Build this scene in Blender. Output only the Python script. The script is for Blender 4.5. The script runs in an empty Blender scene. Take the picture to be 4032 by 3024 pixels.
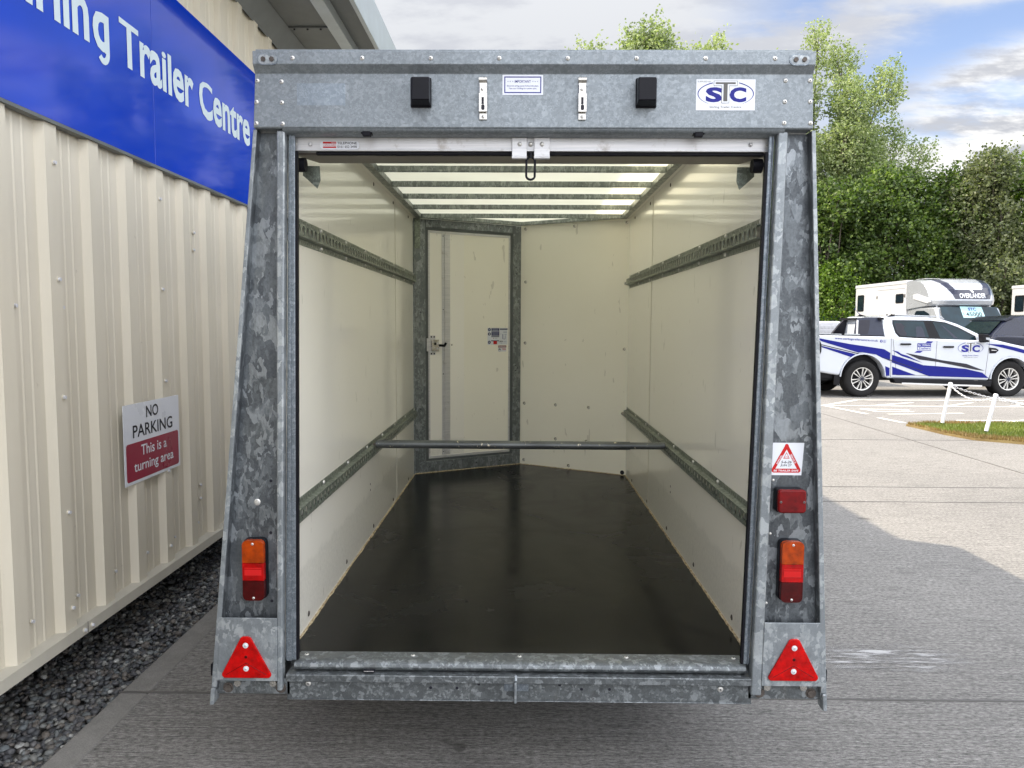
import bpy, bmesh, math, random
import numpy as np
from mathutils import Vector, Matrix
random.seed(7); rng = np.random.default_rng(7)
R = math.radians
SC = bpy.context.scene
COL = SC.collection

# ------------------------------------------------------------------ camera
cam = bpy.data.cameras.new('camera'); camo = bpy.data.objects.new('camera', cam); COL.objects.link(camo)
cam.sensor_width = 36.0; cam.lens = 2968.16 / 4032 * 36; cam.clip_start = .05; cam.clip_end = 3000
_p, _r, _y = .0802, .0049, -.0107
fw = Vector((math.sin(_y)*math.cos(_p), math.cos(_y)*math.cos(_p), -math.sin(_p)))
rt = Vector((math.cos(_y), -math.sin(_y), 0)); up = rt.cross(fw)
rt2 = math.cos(_r)*rt + math.sin(_r)*up; up2 = -math.sin(_r)*rt + math.cos(_r)*up
m = Matrix((rt2, up2, -fw)).transposed().to_4x4(); m.translation = Vector((-.003, 0, 1.5224))
camo.matrix_world = m; SC.camera = camo

# ------------------------------------------------------------------ sun, sky
SUN = Vector((-.96, .12, 1.0)).normalized()          # direction towards the sun
sl = bpy.data.lights.new('sun', 'SUN'); sl.energy = 3.9; sl.angle = R(.6); sl.color = (1, .87, .69)
so = bpy.data.objects.new('sun', sl); COL.objects.link(so)
so.rotation_euler = (-SUN).to_track_quat('-Z', 'Y').to_euler()
SC.view_settings.view_transform = 'Standard'; SC.view_settings.look = 'None'
SC.view_settings.exposure = 1.05; SC.view_settings.gamma = 1
w = bpy.data.worlds.new('World'); SC.world = w; w.use_nodes = True
nt = w.node_tree; N = nt.nodes; LK = nt.links; N.clear()
def wn(t, **k):
    n = N.new(t)
    for a, b in k.items(): setattr(n, a, b)
    return n
wo = wn('ShaderNodeOutputWorld'); bg = wn('ShaderNodeBackground'); bg.inputs[1].default_value = .10
sky = wn('ShaderNodeTexSky', sky_type='NISHITA', sun_disc=False)
sky.sun_elevation = math.asin(SUN.z); sky.sun_rotation = math.atan2(SUN.x, SUN.y); sky.air_density = 1.0; sky.dust_density = .6
tc = wn('ShaderNodeTexCoord'); sp = wn('ShaderNodeSeparateXYZ'); LK.new(tc.outputs['Generated'], sp.inputs[0])
def wm(op, a, b=None, c=None, clamp=False):
    n = wn('ShaderNodeMath', operation=op); n.use_clamp = clamp
    for i, v in enumerate((a, b, c)):
        if v is None: continue
        if isinstance(v, (int, float)): n.inputs[i].default_value = v
        else: LK.new(v, n.inputs[i])
    return n.outputs[0]
dz = wm('ADD', sp.outputs[2], .22)
cx = wm('DIVIDE', sp.outputs[0], dz); cy = wm('DIVIDE', sp.outputs[1], dz)
cb = wn('ShaderNodeCombineXYZ'); LK.new(cx, cb.inputs[0]); LK.new(cy, cb.inputs[1])
def wnoise(scale, detail, rough, off):
    mp = wn('ShaderNodeMapping'); mp.inputs[1].default_value = off; LK.new(cb.outputs[0], mp.inputs[0])
    mp.inputs[2].default_value = (0, 0, R(25)); mp.inputs[3].default_value = (1, 1.8, 1)
    n = wn('ShaderNodeTexNoise'); n.inputs['Scale'].default_value = scale; n.inputs['Detail'].default_value = detail
    n.inputs['Roughness'].default_value = rough; LK.new(mp.outputs[0], n.inputs[0]); return n.outputs[0]
def wmap(v, a, b, c=0., d=1.):
    n = wn('ShaderNodeMapRange', interpolation_type='SMOOTHSTEP'); LK.new(v, n.inputs[0])
    for i, x in enumerate((a, b, c, d)): n.inputs[i+1].default_value = x
    return n.outputs[0]
n1 = wnoise(1.3, 6, .55, (3.1, 1.7, 0)); n2 = wnoise(2.2, 8, .6, (7.3, 2.2, 0)); 
# open blue band high on the right: around direction p
def ddot(v):
    n = wn('ShaderNodeVectorMath', operation='DOT_PRODUCT'); LK.new(tc.outputs['Generated'], n.inputs[0]); n.inputs[1].default_value = v; return n.outputs['Value']
BLUE_N = (-.25, -.08, .965)      # band: elevation rising to the right
az = wm('DIVIDE', sp.outputs[0], wm('MAXIMUM', sp.outputs[1], .05))
band = wm('SUBTRACT', sp.outputs[2], wm('MULTIPLY_ADD', sp.outputs[0], .42, .115))     # z - (a*x+b)
band = wm('ADD', band, wm('MULTIPLY', wm('SUBTRACT', n2, .5), .16))
bl = wm('MULTIPLY', wmap(wm('ABSOLUTE', band), .055, .0), wmap(sp.outputs[0], .30, .48))
far_r = wm('MULTIPLY', wmap(az, .72, 1.0), wmap(sp.outputs[1], .15, .35))
mask = wmap(wm('SUBTRACT', n1, wm('MULTIPLY', far_r, .13)), .36, .50)
mask = wm('MULTIPLY', mask, wm('SUBTRACT', 1., bl), clamp=True)
mask = wm('MAXIMUM', mask, wm('MULTIPLY', wmap(sp.outputs[0], .36, .18), wmap(sp.outputs[1], .1, .4)))     # overcast to the left of the blue
mask = wm('MAXIMUM', mask, wm('MULTIPLY', wmap(sp.outputs[2], .30, .12), wm('SUBTRACT', 1., far_r)), clamp=True)
mask = wm('MULTIPLY', mask, wm('SUBTRACT', 1., wm('MULTIPLY', bl, .9)), clamp=True)
shade = wmap(n2, .44, .56)
lowr = wm('MULTIPLY', wmap(sp.outputs[0], .38, .5), wmap(sp.outputs[2], .36, .26))
cr = wn('ShaderNodeMixRGB'); LK.new(shade, cr.inputs[0]); cr.inputs[1].default_value = (6.9, 7.1, 7.7, 1); cr.inputs[2].default_value = (8.2, 8.4, 8.8, 1)
cr2 = wn('ShaderNodeMixRGB'); LK.new(wm('MULTIPLY', lowr, shade), cr2.inputs[0]); LK.new(cr.outputs[0], cr2.inputs[1]); cr2.inputs[2].default_value = (13.5, 13.4, 13.2, 1)
gain = wmap(sp.outputs[1], -.15, .55, 1.85, .44)  # unseen clouds behind the camera and overhead boosted, adding light to shaded surfaces
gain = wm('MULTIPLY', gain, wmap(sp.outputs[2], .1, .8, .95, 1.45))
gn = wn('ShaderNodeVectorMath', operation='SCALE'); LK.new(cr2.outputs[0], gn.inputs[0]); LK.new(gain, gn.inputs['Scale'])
sg_ = wn('ShaderNodeMixRGB', blend_type='MULTIPLY'); sg_.inputs[0].default_value = 1; LK.new(sky.outputs[0], sg_.inputs[1]); sg_.inputs[2].default_value = (1.2, 1.08, 1.10, 1)
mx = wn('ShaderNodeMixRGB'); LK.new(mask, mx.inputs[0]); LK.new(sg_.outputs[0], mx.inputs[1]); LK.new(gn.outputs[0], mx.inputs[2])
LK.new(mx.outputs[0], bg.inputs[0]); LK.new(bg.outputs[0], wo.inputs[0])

# ------------------------------------------------------------------ materials
MATS = {}
class NT:
    def __init__(s, name):
        s.m = bpy.data.materials.new(name); s.m.use_nodes = True; s.t = s.m.node_tree; s.b = s.t.nodes['Principled BSDF']
        s.tc = None; MATS[name] = s.m
    def n(s, t, **k):
        x = s.t.nodes.new(t)
        for a, b in k.items(): setattr(x, a, b)
        return x
    def l(s, a, b): s.t.links.new(a, b)
    def co(s, scale=(1, 1, 1), kind='Object', rot=(0, 0, 0)):
        if s.tc is None: s.tc = s.n('ShaderNodeTexCoord')
        mp = s.n('ShaderNodeMapping'); mp.inputs[3].default_value = scale; mp.inputs[2].default_value = rot; s.l(s.tc.outputs[kind], mp.inputs[0]); return mp.outputs[0]
    def noise(s, co, scale, detail=4, rough=.55, dist=0):
        x = s.n('ShaderNodeTexNoise'); s.l(co, x.inputs['Vector']); x.inputs['Scale'].default_value = scale; x.inputs['Detail'].default_value = detail
        x.inputs['Roughness'].default_value = rough; x.inputs['Distortion'].default_value = dist; return x.outputs[0]
    def ramp(s, v, stops):
        x = s.n('ShaderNodeValToRGB'); s.l(v, x.inputs[0]); e = x.color_ramp.elements
        while len(e) > 1: e.remove(e[-1])
        e[0].position = stops[0][0]; e[0].color = (*stops[0][1], 1)
        for p, c in stops[1:]:
            q = e.new(p); q.color = (*c, 1)
        return x.outputs[0]
    def mr(s, v, a, b, c, d):
        x = s.n('ShaderNodeMapRange'); s.l(v, x.inputs[0])
        for i, k in enumerate((a, b, c, d)): x.inputs[i+1].default_value = k
        return x.outputs[0]
    def mix(s, f, a, b, mode='MIX'):
        x = s.n('ShaderNodeMixRGB', blend_type=mode)
        for i, v in enumerate((f, a, b)):
            if isinstance(v, (int, float)): x.inputs[i].default_value = v
            elif isinstance(v, tuple): x.inputs[i].default_value = (*v, 1)
            else: s.l(v, x.inputs[i])
        return x.outputs[0]
    def bump(s, h, st, dist=.002):
        x = s.n('ShaderNodeBump'); s.l(h, x.inputs['Height']); x.inputs['Strength'].default_value = st; x.inputs['Distance'].default_value = dist
        s.l(x.outputs[0], s.b.inputs['Normal'])
def simple(name, col, rough=.5, metal=0., coat=0., var=.12, scale=6., spec=None):
    s = NT(name); co = s.co(); n = s.noise(co, scale, 5, .6)
    c0 = tuple(max(0, x*(1-var)) for x in col); c1 = tuple(min(1, x*(1+var)) for x in col)
    s.l(s.ramp(n, [(.3, c0), (.7, c1)]), s.b.inputs['Base Color'])
    s.l(s.mr(n, .3, .7, max(.02, rough-.05), min(1, rough+.07)), s.b.inputs['Roughness'])
    s.b.inputs['Metallic'].default_value = metal; s.b.inputs['Coat Weight'].default_value = coat; s.b.inputs['Coat Roughness'].default_value = .05
    s.b.inputs['Specular IOR Level'].default_value = .3 if spec is None else spec
    return s.m
def galv(name, lo, mid, hi, cell, rough=.42, metal=.55, stretch=(1, 1, 1), dist=.35, dirt=0.):
    s = NT(name); co = s.co(stretch)
    nn = s.n('ShaderNodeTexNoise'); s.l(co, nn.inputs[0]); nn.inputs['Scale'].default_value = cell*1.1; nn.inputs['Detail'].default_value = 3
    va = s.n('ShaderNodeVectorMath', operation='MULTIPLY_ADD'); s.l(nn.outputs['Color'], va.inputs[0]); va.inputs[1].default_value = (dist/cell*3,)*3; s.l(co, va.inputs[2])
    v = s.n('ShaderNodeTexVoronoi'); s.l(va.outputs[0], v.inputs['Vector']); v.inputs['Scale'].default_value = cell
    sx = s.n('ShaderNodeSeparateColor'); s.l(v.outputs['Color'], sx.inputs[0])
    v2 = s.n('ShaderNodeTexVoronoi'); s.l(va.outputs[0], v2.inputs['Vector']); v2.inputs['Scale'].default_value = cell*2.7
    sx2 = s.n('ShaderNodeSeparateColor'); s.l(v2.outputs['Color'], sx2.inputs[0])
    sw_ = s.noise(s.co(), cell*.28, 3, .6); mxx = s.n('ShaderNodeMix'); s.l(s.mr(sw_, .46, .56, .12, .8), mxx.inputs[0]); s.l(sx.outputs[0], mxx.inputs[2]); s.l(sx2.outputs[0], mxx.inputs[3])
    st2 = s.noise(s.co((1, 1, .22), rot=(0, R(28), 0)), cell*5, 3, .7); ad = s.n('ShaderNodeMath', operation='MULTIPLY_ADD'); s.l(st2, ad.inputs[0]); ad.inputs[1].default_value = .45; s.l(mxx.outputs[0], ad.inputs[2])
    ad2 = s.n('ShaderNodeMath', operation='SUBTRACT'); s.l(ad.outputs[0], ad2.inputs[0]); ad2.inputs[1].default_value = .225
    c = s.ramp(ad2.outputs[0], [(.16, lo), (.40, tuple(a*.6+b*.4 for a, b in zip(lo, mid))), (.62, mid), (.88, hi)])
    fine = s.noise(s.co(), cell*6, 4, .7); c = s.mix(.22, c, s.ramp(fine, [(.3, lo), (.7, hi)]))
    big = s.noise(s.co((1, 1, .5)), 3., 4, .6); c = s.mix(1., c, s.ramp(big, [(.3, (.86,)*3), (.7, (1.12,)*3)]), 'MULTIPLY')
    if dirt:
        d = s.noise(s.co((1, 1, .25)), 9., 6, .7); c = s.mix(s.mr(d, .55, .75, 0, dirt), c, (.09, .085, .075))
    s.l(c, s.b.inputs['Base Color']); s.b.inputs['Metallic'].default_value = metal
    s.l(s.mr(sx.outputs[1], 0, 1, rough-.1, rough+.12), s.b.inputs['Roughness'])
    s.bump(fine, .12, .0006); return s.m

G_HEAD = galv('galvanised_fine', (.175, .198, .215), (.228, .253, .272), (.275, .302, .322), 120, .45, .45, dist=.3, dirt=.15)
G_POST = galv('galvanised_dark', (.055, .062, .07), (.135, .15, .162), (.28, .302, .318), 27, .38, .55, (1, 1, .55), .6, dirt=.2)
G_PLATE = galv('galvanised_pale', (.18, .20, .215), (.25, .275, .29), (.41, .435, .445), 32, .4, .45, (1, 1, .8), .45)
G_SILL = galv('galvanised_sill', (.075, .082, .086), (.125, .138, .142), (.27, .29, .30), 52, .4, .5, dirt=.7)
G_RAIL = galv('galvanised_olive', (.12, .14, .115), (.20, .23, .19), (.31, .34, .285), 90, .4, .45, dirt=.4)
G_ROOF = galv('galvanised_roof_bar', (.15, .17, .16), (.25, .275, .26), (.38, .41, .385), 70, .42, .45, (1, .4, .4), dirt=.3)
G_FRAME = galv('galvanised_frame', (.12, .135, .14), (.20, .22, .225), (.33, .355, .36), 45, .4, .5, (1, 1, .6), .5)
G_TRACK = galv('galvanised_track', (.13, .155, .18), (.19, .22, .25), (.29, .32, .35), 120, .38, .6, dirt=.25)
def mk_alu():
    s = NT('aluminium'); n = s.noise(s.co((.6, 1, 30)), 6, 5, .6); n2 = s.noise(s.co(), 14, 6, .7)
    c = s.ramp(n, [(.3, (.52, .52, .53)), (.7, (.68, .67, .67))]); c = s.mix(s.mr(n2, .56, .72, 0, .6), c, (.25, .21, .17))
    s.l(c, s.b.inputs['Base Color']); s.b.inputs['Metallic'].default_value = .45; s.b.inputs['Roughness'].default_value = .42; return s.m
ALU = mk_alu()
STEEL = simple('stainless_steel', (.55, .53, .49), .25, .9, var=.15, scale=40)
ZINC = simple('zinc_rivet', (.62, .61, .58), .35, .6, var=.25, scale=200)
BOLT = simple('weathered_bolt', (.10, .085, .075), .6, .4, var=.4, scale=90)
BLACK = simple('black_rubber', (.008, .008, .011), .5, var=.2, scale=30, spec=.12)
BLKPL = simple('black_plastic', (.006, .006, .009), .35, var=.2, scale=30, spec=.15)
DARKIN = simple('shutter_housing', (.17, .15, .135), .5, .2, var=.2)
WHITE = simple('white_sticker', (.68, .70, .74), .35, var=.03)
SIGNW = simple('white_sign', (.68, .70, .74), .3, var=.04)
INKB = simple('ink_blue', (.004, .006, .19), .4, var=.1)
INKK = simple('ink_black', (.012, .012, .02), .5, var=.1)
INKG = simple('ink_grey', (.10, .095, .09), .4, var=.15)
INKR = simple('ink_red', (.50, .008, .008), .4, var=.1)
MAROON = simple('sign_crimson', (.26, .004, .03), .3, var=.06)
STREAK = simple('ink_pale', (.35, .38, .5), .4)

def mk_panel():
    s = NT('cream_panel'); n = s.noise(s.co(), 1.3, 3, .5); c = s.ramp(n, [(.3, (.875, .845, .765)), (.7, (.90, .875, .80))])
    # scuffs
    sc = s.noise(s.co((14, 14, 3.5), rot=(R(12), 0, R(20))), 2.2, 2, .5, .4)
    c = s.mix(s.mr(sc, .705, .72, 0, .33), c, (.30, .28, .22))
    sm = s.noise(s.co((2, 2, 1)), 3., 7, .7); c = s.mix(s.mr(sm, .62, .8, 0, .08), c, (.84, .83, .78))
    # speckled greyer tone low down on the boards, ragged along its top
    if s.tc is None: s.co()
    sp2 = s.n('ShaderNodeSeparateXYZ'); s.l(s.tc.outputs['Object'], sp2.inputs[0])
    jag = s.noise(s.co((1, 6, 1)), 1.5, 5, .7)
    zz = s.n('ShaderNodeMath', operation='MULTIPLY_ADD'); s.l(jag, zz.inputs[0]); zz.inputs[1].default_value = .1; s.l(sp2.outputs[2], zz.inputs[2])
    spk = s.noise(s.co(), 60, 4, .75)
    low = s.mr(zz.outputs[0], .72, .70, 0, 1); low2 = s.n('ShaderNodeMath', operation='MULTIPLY'); s.l(low, low2.inputs[0]); s.l(s.mr(spk, .35, .75, .12, .5), low2.inputs[1])
    c = s.mix(low2.outputs[0], c, (.50, .49, .44))
    s.l(c, s.b.inputs['Base Color']); s.b.inputs['Roughness'].default_value = .3
    s.b.inputs['Specular IOR Level'].default_value = .55
    s.b.inputs['Coat Weight'].default_value = .7; s.b.inputs['Coat Roughness'].default_value = .07
    wv = s.noise(s.co((.7, .7, 1.4)), 4, 2, .5); s.bump(wv, .05, .002); return s.m
PANEL = mk_panel()
def mk_bulk():
    s = NT('cream_board'); n = s.noise(s.co(), 1.6, 4, .55); c = s.ramp(n, [(.3, (.85, .82, .71)), (.7, (.88, .85, .745))])
    sc = s.noise(s.co((10, 10, 3), rot=(0, R(25), 0)), 2.4, 2, .5, .5); c = s.mix(s.mr(sc, .70, .715, 0, .35), c, (.36, .33, .27))
    s.l(c, s.b.inputs['Base Color']); s.l(s.mr(n, .3, .7, .3, .42), s.b.inputs['Roughness']); return s.m
BULK = mk_bulk()
def mk_floor():
    s = NT('phenolic_floor'); co = s.co()
    n = s.noise(co, 2.2, 6, .62, .6); fine = s.noise(s.co((3, 1, 1)), 14, 7, .75)
    c = s.ramp(n, [(.35, (.0025, .0025, .0026)), (.5, (.005, .005, .005)), (.7, (.009, .009, .009))])
    c = s.mix(s.mr(fine, .60, .72, 0, .5), c, (.026, .024, .021))
    edge = s.ramp(n, [(.492, (0, 0, 0)), (.5, (1, 1, 1)), (.508, (0, 0, 0))])
    c = s.mix(s.mix(1., edge, (.5, .5, .5), 'MULTIPLY'), c, (.003, .003, .003))
    s.l(c, s.b.inputs['Base Color']); s.b.inputs['Specular IOR Level'].default_value = .13
    s.l(s.mr(n, .35, .65, .16, .30), s.b.inputs['Roughness'])
    v = s.n('ShaderNodeTexVoronoi'); s.l(s.co((1, .62, 1)), v.inputs['Vector']); v.inputs['Scale'].default_value = 150; v.inputs['Randomness'].default_value = .12
    s.bump(v.outputs['Distance'], .12, .0010); return s.m
FLOOR = mk_floor()
def mk_rawedge():
    s = NT('raw_board_edge'); n = s.noise(s.co((4, 1, 4)), 40, 5, .75)
    s.l(s.ramp(n, [(.35, (.07, .05, .035)), (.5, (.42, .33, .2)), (.65, (.62, .54, .38))]), s.b.inputs['Base Color']); s.b.inputs['Roughness'].default_value = .9
    s.bump(n, .9, .006); return s.m
RAW = mk_rawedge()
def mk_roof():
    s = NT('translucent_roof'); t = s.t
    tr = s.n('ShaderNodeBsdfTranslucent'); df = s.n('ShaderNodeBsdfDiffuse'); mxs = s.n('ShaderNodeMixShader'); mxs.inputs[0].default_value = .80
    n = s.noise(s.co(), 3, 5, .6); c = s.ramp(n, [(.3, (.82, .805, .69)), (.7, (.87, .855, .74))])
    s.l(c, tr.inputs[0]); s.l(c, df.inputs[0]); s.l(df.outputs[0], mxs.inputs[1]); s.l(tr.outputs[0], mxs.inputs[2])
    s.l(mxs.outputs[0], t.nodes['Material Output'].inputs[0]); return s.m
ROOF = mk_roof()
def mk_clad(name, a, b):
    s = NT(name); n = s.noise(s.co((1, 1, .15)), 5, 6, .65); n2 = s.noise(s.co(), 22, 5, .7)
    c = s.ramp(n, [(.3, a), (.7, b)]); c = s.mix(s.mr(n2, .68, .76, 0, .45), c, (.22, .18, .13))
    s.l(c, s.b.inputs['Base Color']); s.b.inputs['Roughness'].default_value = .42; s.bump(n2, .05, .002); return s.m
CLAD = mk_clad('cream_cladding', (.60, .55, .44), (.655, .605, .495)); FLASH = mk_clad('cream_flashing', (.47, .445, .375), (.55, .52, .44))
SOFF = simple('soffit_grey', (.15, .16, .155), .5, .2, var=.2, scale=3); GUT = simple('gutter_grey', (.42, .46, .47), .4, .3, var=.1)
def mk_blue():
    s = NT('blue_sign_face'); n = s.noise(s.co(), 2, 3, .5); s.l(s.ramp(n, [(.3, (.0, .033, .40)), (.7, (.001, .038, .46))]), s.b.inputs['Base Color'])
    s.b.inputs['Roughness'].default_value = .05; s.b.inputs['Specular IOR Level'].default_value = .6; s.bump(s.noise(s.co((1, 1.2, 1)), 2.2, 2, .5), .07, .01); return s.m
BLUE = mk_blue(); LETT = simple('sign_lettering_white', (.58, .67, .71), .35, var=.03)
def mk_conc():
    s = NT('brushed_concrete'); co = s.co()
    br = s.noise(s.co((3.5, 85, 1)), 1., 6, .85); br2 = s.noise(s.co((38, 130, 1)), 1., 3, .75); gr = s.noise(co, 210, 3, .8); big = s.noise(co, .55, 6, .6); st = s.noise(co, 2.7, 6, .62)
    c = s.ramp(big, [(.3, (.212, .203, .19)), (.7, (.268, .256, .238))])
    c = s.mix(1., c, s.ramp(br, [(.36, (.52,)*3), (.5, (.98,)*3), (.64, (1.3,)*3)]), 'MULTIPLY')
    c = s.mix(1., c, s.ramp(br2, [(.36, (.46,)*3), (.52, (1.02,)*3), (.66, (1.35,)*3)]), 'MULTIPLY')
    c = s.mix(1., c, s.ramp(gr, [(.35, (.72,)*3), (.6, (1.14,)*3)]), 'MULTIPLY')
    mid_ = s.noise(co, 46, 3, .75); c = s.mix(1., c, s.ramp(mid_, [(.36, (.82,)*3), (.5, (1.,)*3), (.64, (1.14,)*3)]), 'MULTIPLY')
    c = s.mix(s.mr(st, .60, .74, 0, .5), c, (.10, .095, .09))
    sp_ = s.noise(s.co(rot=(0, 0, 1)), 3.6, 2, .4); c = s.mix(s.mr(sp_, .765, .785, 0, .6), c, (.05, .045, .04))
    s.l(c, s.b.inputs['Base Color']); s.b.inputs['Roughness'].default_value = .8
    a = s.n('ShaderNodeMath', operation='ADD'); s.l(br, a.inputs[0]); s.l(br2, a.inputs[1])
    b = s.n('ShaderNodeMath', operation='ADD'); s.l(a.outputs[0], b.inputs[0]); s.l(gr, b.inputs[1]); s.bump(b.outputs[0], .8, .006); return s.m
CONC = mk_conc()
def mk_edge():
    s = NT('smooth_concrete_edge'); n = s.noise(s.co(), 12, 6, .7); f = s.noise(s.co(), 220, 2, .8); c = s.ramp(n, [(.3, (.18, .173, .16)), (.7, (.255, .245, .228))]); c = s.mix(1., c, s.ramp(f, [(.35, (.75,)*3), (.65, (1.1,)*3)]), 'MULTIPLY')
    s.l(c, s.b.inputs['Base Color']); s.b.inputs['Roughness'].default_value = .85; s.bump(n, .3, .005); return s.m
CEDGE = mk_edge()
def mk_peb():
    s = NT('pebbles'); g = s.n('ShaderNodeNewGeometry')
    c = s.ramp(g.outputs['Random Per Island'], [(0, (.045, .048, .052)), (.3, (.09, .09, .094)), (.55, (.13, .113, .095)), (.75, (.12, .135, .14)), (.93, (.21, .205, .185)), (1, (.38, .38, .36))])
    n = s.noise(s.co(), 90, 4, .7); c = s.mix(1., c, s.ramp(n, [(.3, (.75,)*3), (.7, (1.2,)*3)]), 'MULTIPLY')
    s.l(c, s.b.inputs['Base Color']); s.b.inputs['Roughness'].default_value = .55; return s.m
PEB = mk_peb()
def lens(name, col, emis=0):
    s = NT(name); v = s.n('ShaderNodeTexVoronoi'); s.l(s.co(), v.inputs['Vector']); v.inputs['Scale'].default_value = 260; v.inputs['Randomness'].default_value = 0
    n = s.noise(s.co(), 40, 3, .6); s.l(s.ramp(n, [(.3, tuple(x*.6 for x in col)), (.7, tuple(min(1, x*1.3) for x in col))]), s.b.inputs['Base Color'])
    s.b.inputs['Roughness'].default_value = .18; s.b.inputs['Coat Weight'].default_value = .06; s.b.inputs['Specular IOR Level'].default_value = .2; s.b.inputs['Coat Roughness'].default_value = .04
    s.b.inputs['Subsurface Weight'].default_value = 0; wv = s.n('ShaderNodeTexWave', bands_direction='Z'); s.l(s.co(), wv.inputs[0]); wv.inputs['Scale'].default_value = 110; ad = s.n('ShaderNodeMath', operation='ADD'); s.l(v.outputs['Distance'], ad.inputs[0]); s.l(wv.outputs[1], ad.inputs[1]); s.bump(ad.outputs[0], .25, .0012); return s.m
L_AMB = lens('amber_lens', (.30, .036, .0004)); L_RED = lens('red_lens', (.34, .0006, .0006)); L_DRED = lens('dark_red_lens', (.05, .0004, .0007)); L_BRED = lens('reflector_red', (.42, .0010, .0010)); L_FOG = lens('fog_lens', (.13, .0006, .0012))
def leafmat(name, a, b, c3):
    s = NT(name); g = s.n('ShaderNodeNewGeometry'); n = s.noise(s.co(), .7, 4, .6)
    c = s.ramp(g.outputs['Random Per Island'], [(0, a), (.6, b), (1, c3)]); c = s.mix(1., c, s.ramp(n, [(.3, (.6, .65, .6)), (.7, (1.25, 1.2, 1.1))]), 'MULTIPLY')
    tr = s.n('ShaderNodeBsdfTranslucent'); mxs = s.n('ShaderNodeMixShader'); mxs.inputs[0].default_value = .38
    s.l(c, s.b.inputs['Base Color']); s.b.inputs['Roughness'].default_value = .5; s.l(s.mix(1., c, (1.3, 1.5, .7), 'MULTIPLY'), tr.inputs[0])
    s.l(s.b.outputs[0], mxs.inputs[1]); s.l(tr.outputs[0], mxs.inputs[2]); s.l(mxs.outputs[0], s.t.nodes['Material Output'].inputs[0]); return s.m
LF_PALE = leafmat('pale_leaves', (.16, .20, .10), (.26, .31, .155), (.38, .42, .25))
LF_DARK = leafmat('dark_leaves', (.03, .055, .010), (.075, .125, .025), (.18, .24, .06))
LF_GREY = leafmat('olive_leaves', (.07, .085, .04), (.12, .14, .07), (.22, .24, .13))
LF_LIME = leafmat('lime_leaves', (.055, .10, .012), (.105, .18, .02), (.20, .28, .045))
BARK = simple('bark', (.10, .085, .065), .9, var=.4, scale=8)
PAINTW = simple('white_car_paint', (.46, .485, .53), .22, coat=.8, var=.03, scale=2)
PAINTB = simple('blue_livery', (.001, .005, .15), .4, coat=.0, spec=.2, var=.08)
PAINTK = simple('black_car_paint', (.008, .010, .022), .18, coat=.2, var=.1, spec=.35)
GLASS = simple('tinted_glass', (.008, .014, .02), .05, var=.2, spec=.25)
GLASS2 = simple('windscreen_glass', (.006, .018, .026), .06, var=.3, spec=.22, scale=3)
TRIM = simple('black_trim', (.008, .008, .010), .5, var=.2, spec=.15)
GREYT = simple('grey_trim', (.022, .026, .042), .35, spec=.25)
RUB = simple('tyre_rubber', (.010, .0095, .0095), .85, var=.3, scale=30)
RIM = simple('alloy_rim', (.62, .61, .58), .3, .5, var=.06)
SILV = simple('silver_paint', (.36, .38, .41), .25, .35, coat=.8, var=.04, scale=2)
HBOX = simple('horsebox_white', (.43, .435, .45), .35, coat=.3, var=.03, scale=2)
POSTW = simple('white_post_paint', (.60, .60, .62), .4, var=.08, scale=20)
FENCEG = simple('green_fence_paint', (.015, .05, .03), .5, var=.2)
LINEW = simple('road_paint', (.62, .60, .55), .7, var=.25, scale=5)
VERGE = simple('verge_soil', (.06, .07, .03), .95, var=.4, scale=3)
DARKW = simple('plinth_block', (.10, .098, .09), .9, var=.3)
CARDW = simple('price_card', (.33, .52, .54), .4, var=.03)

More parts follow.
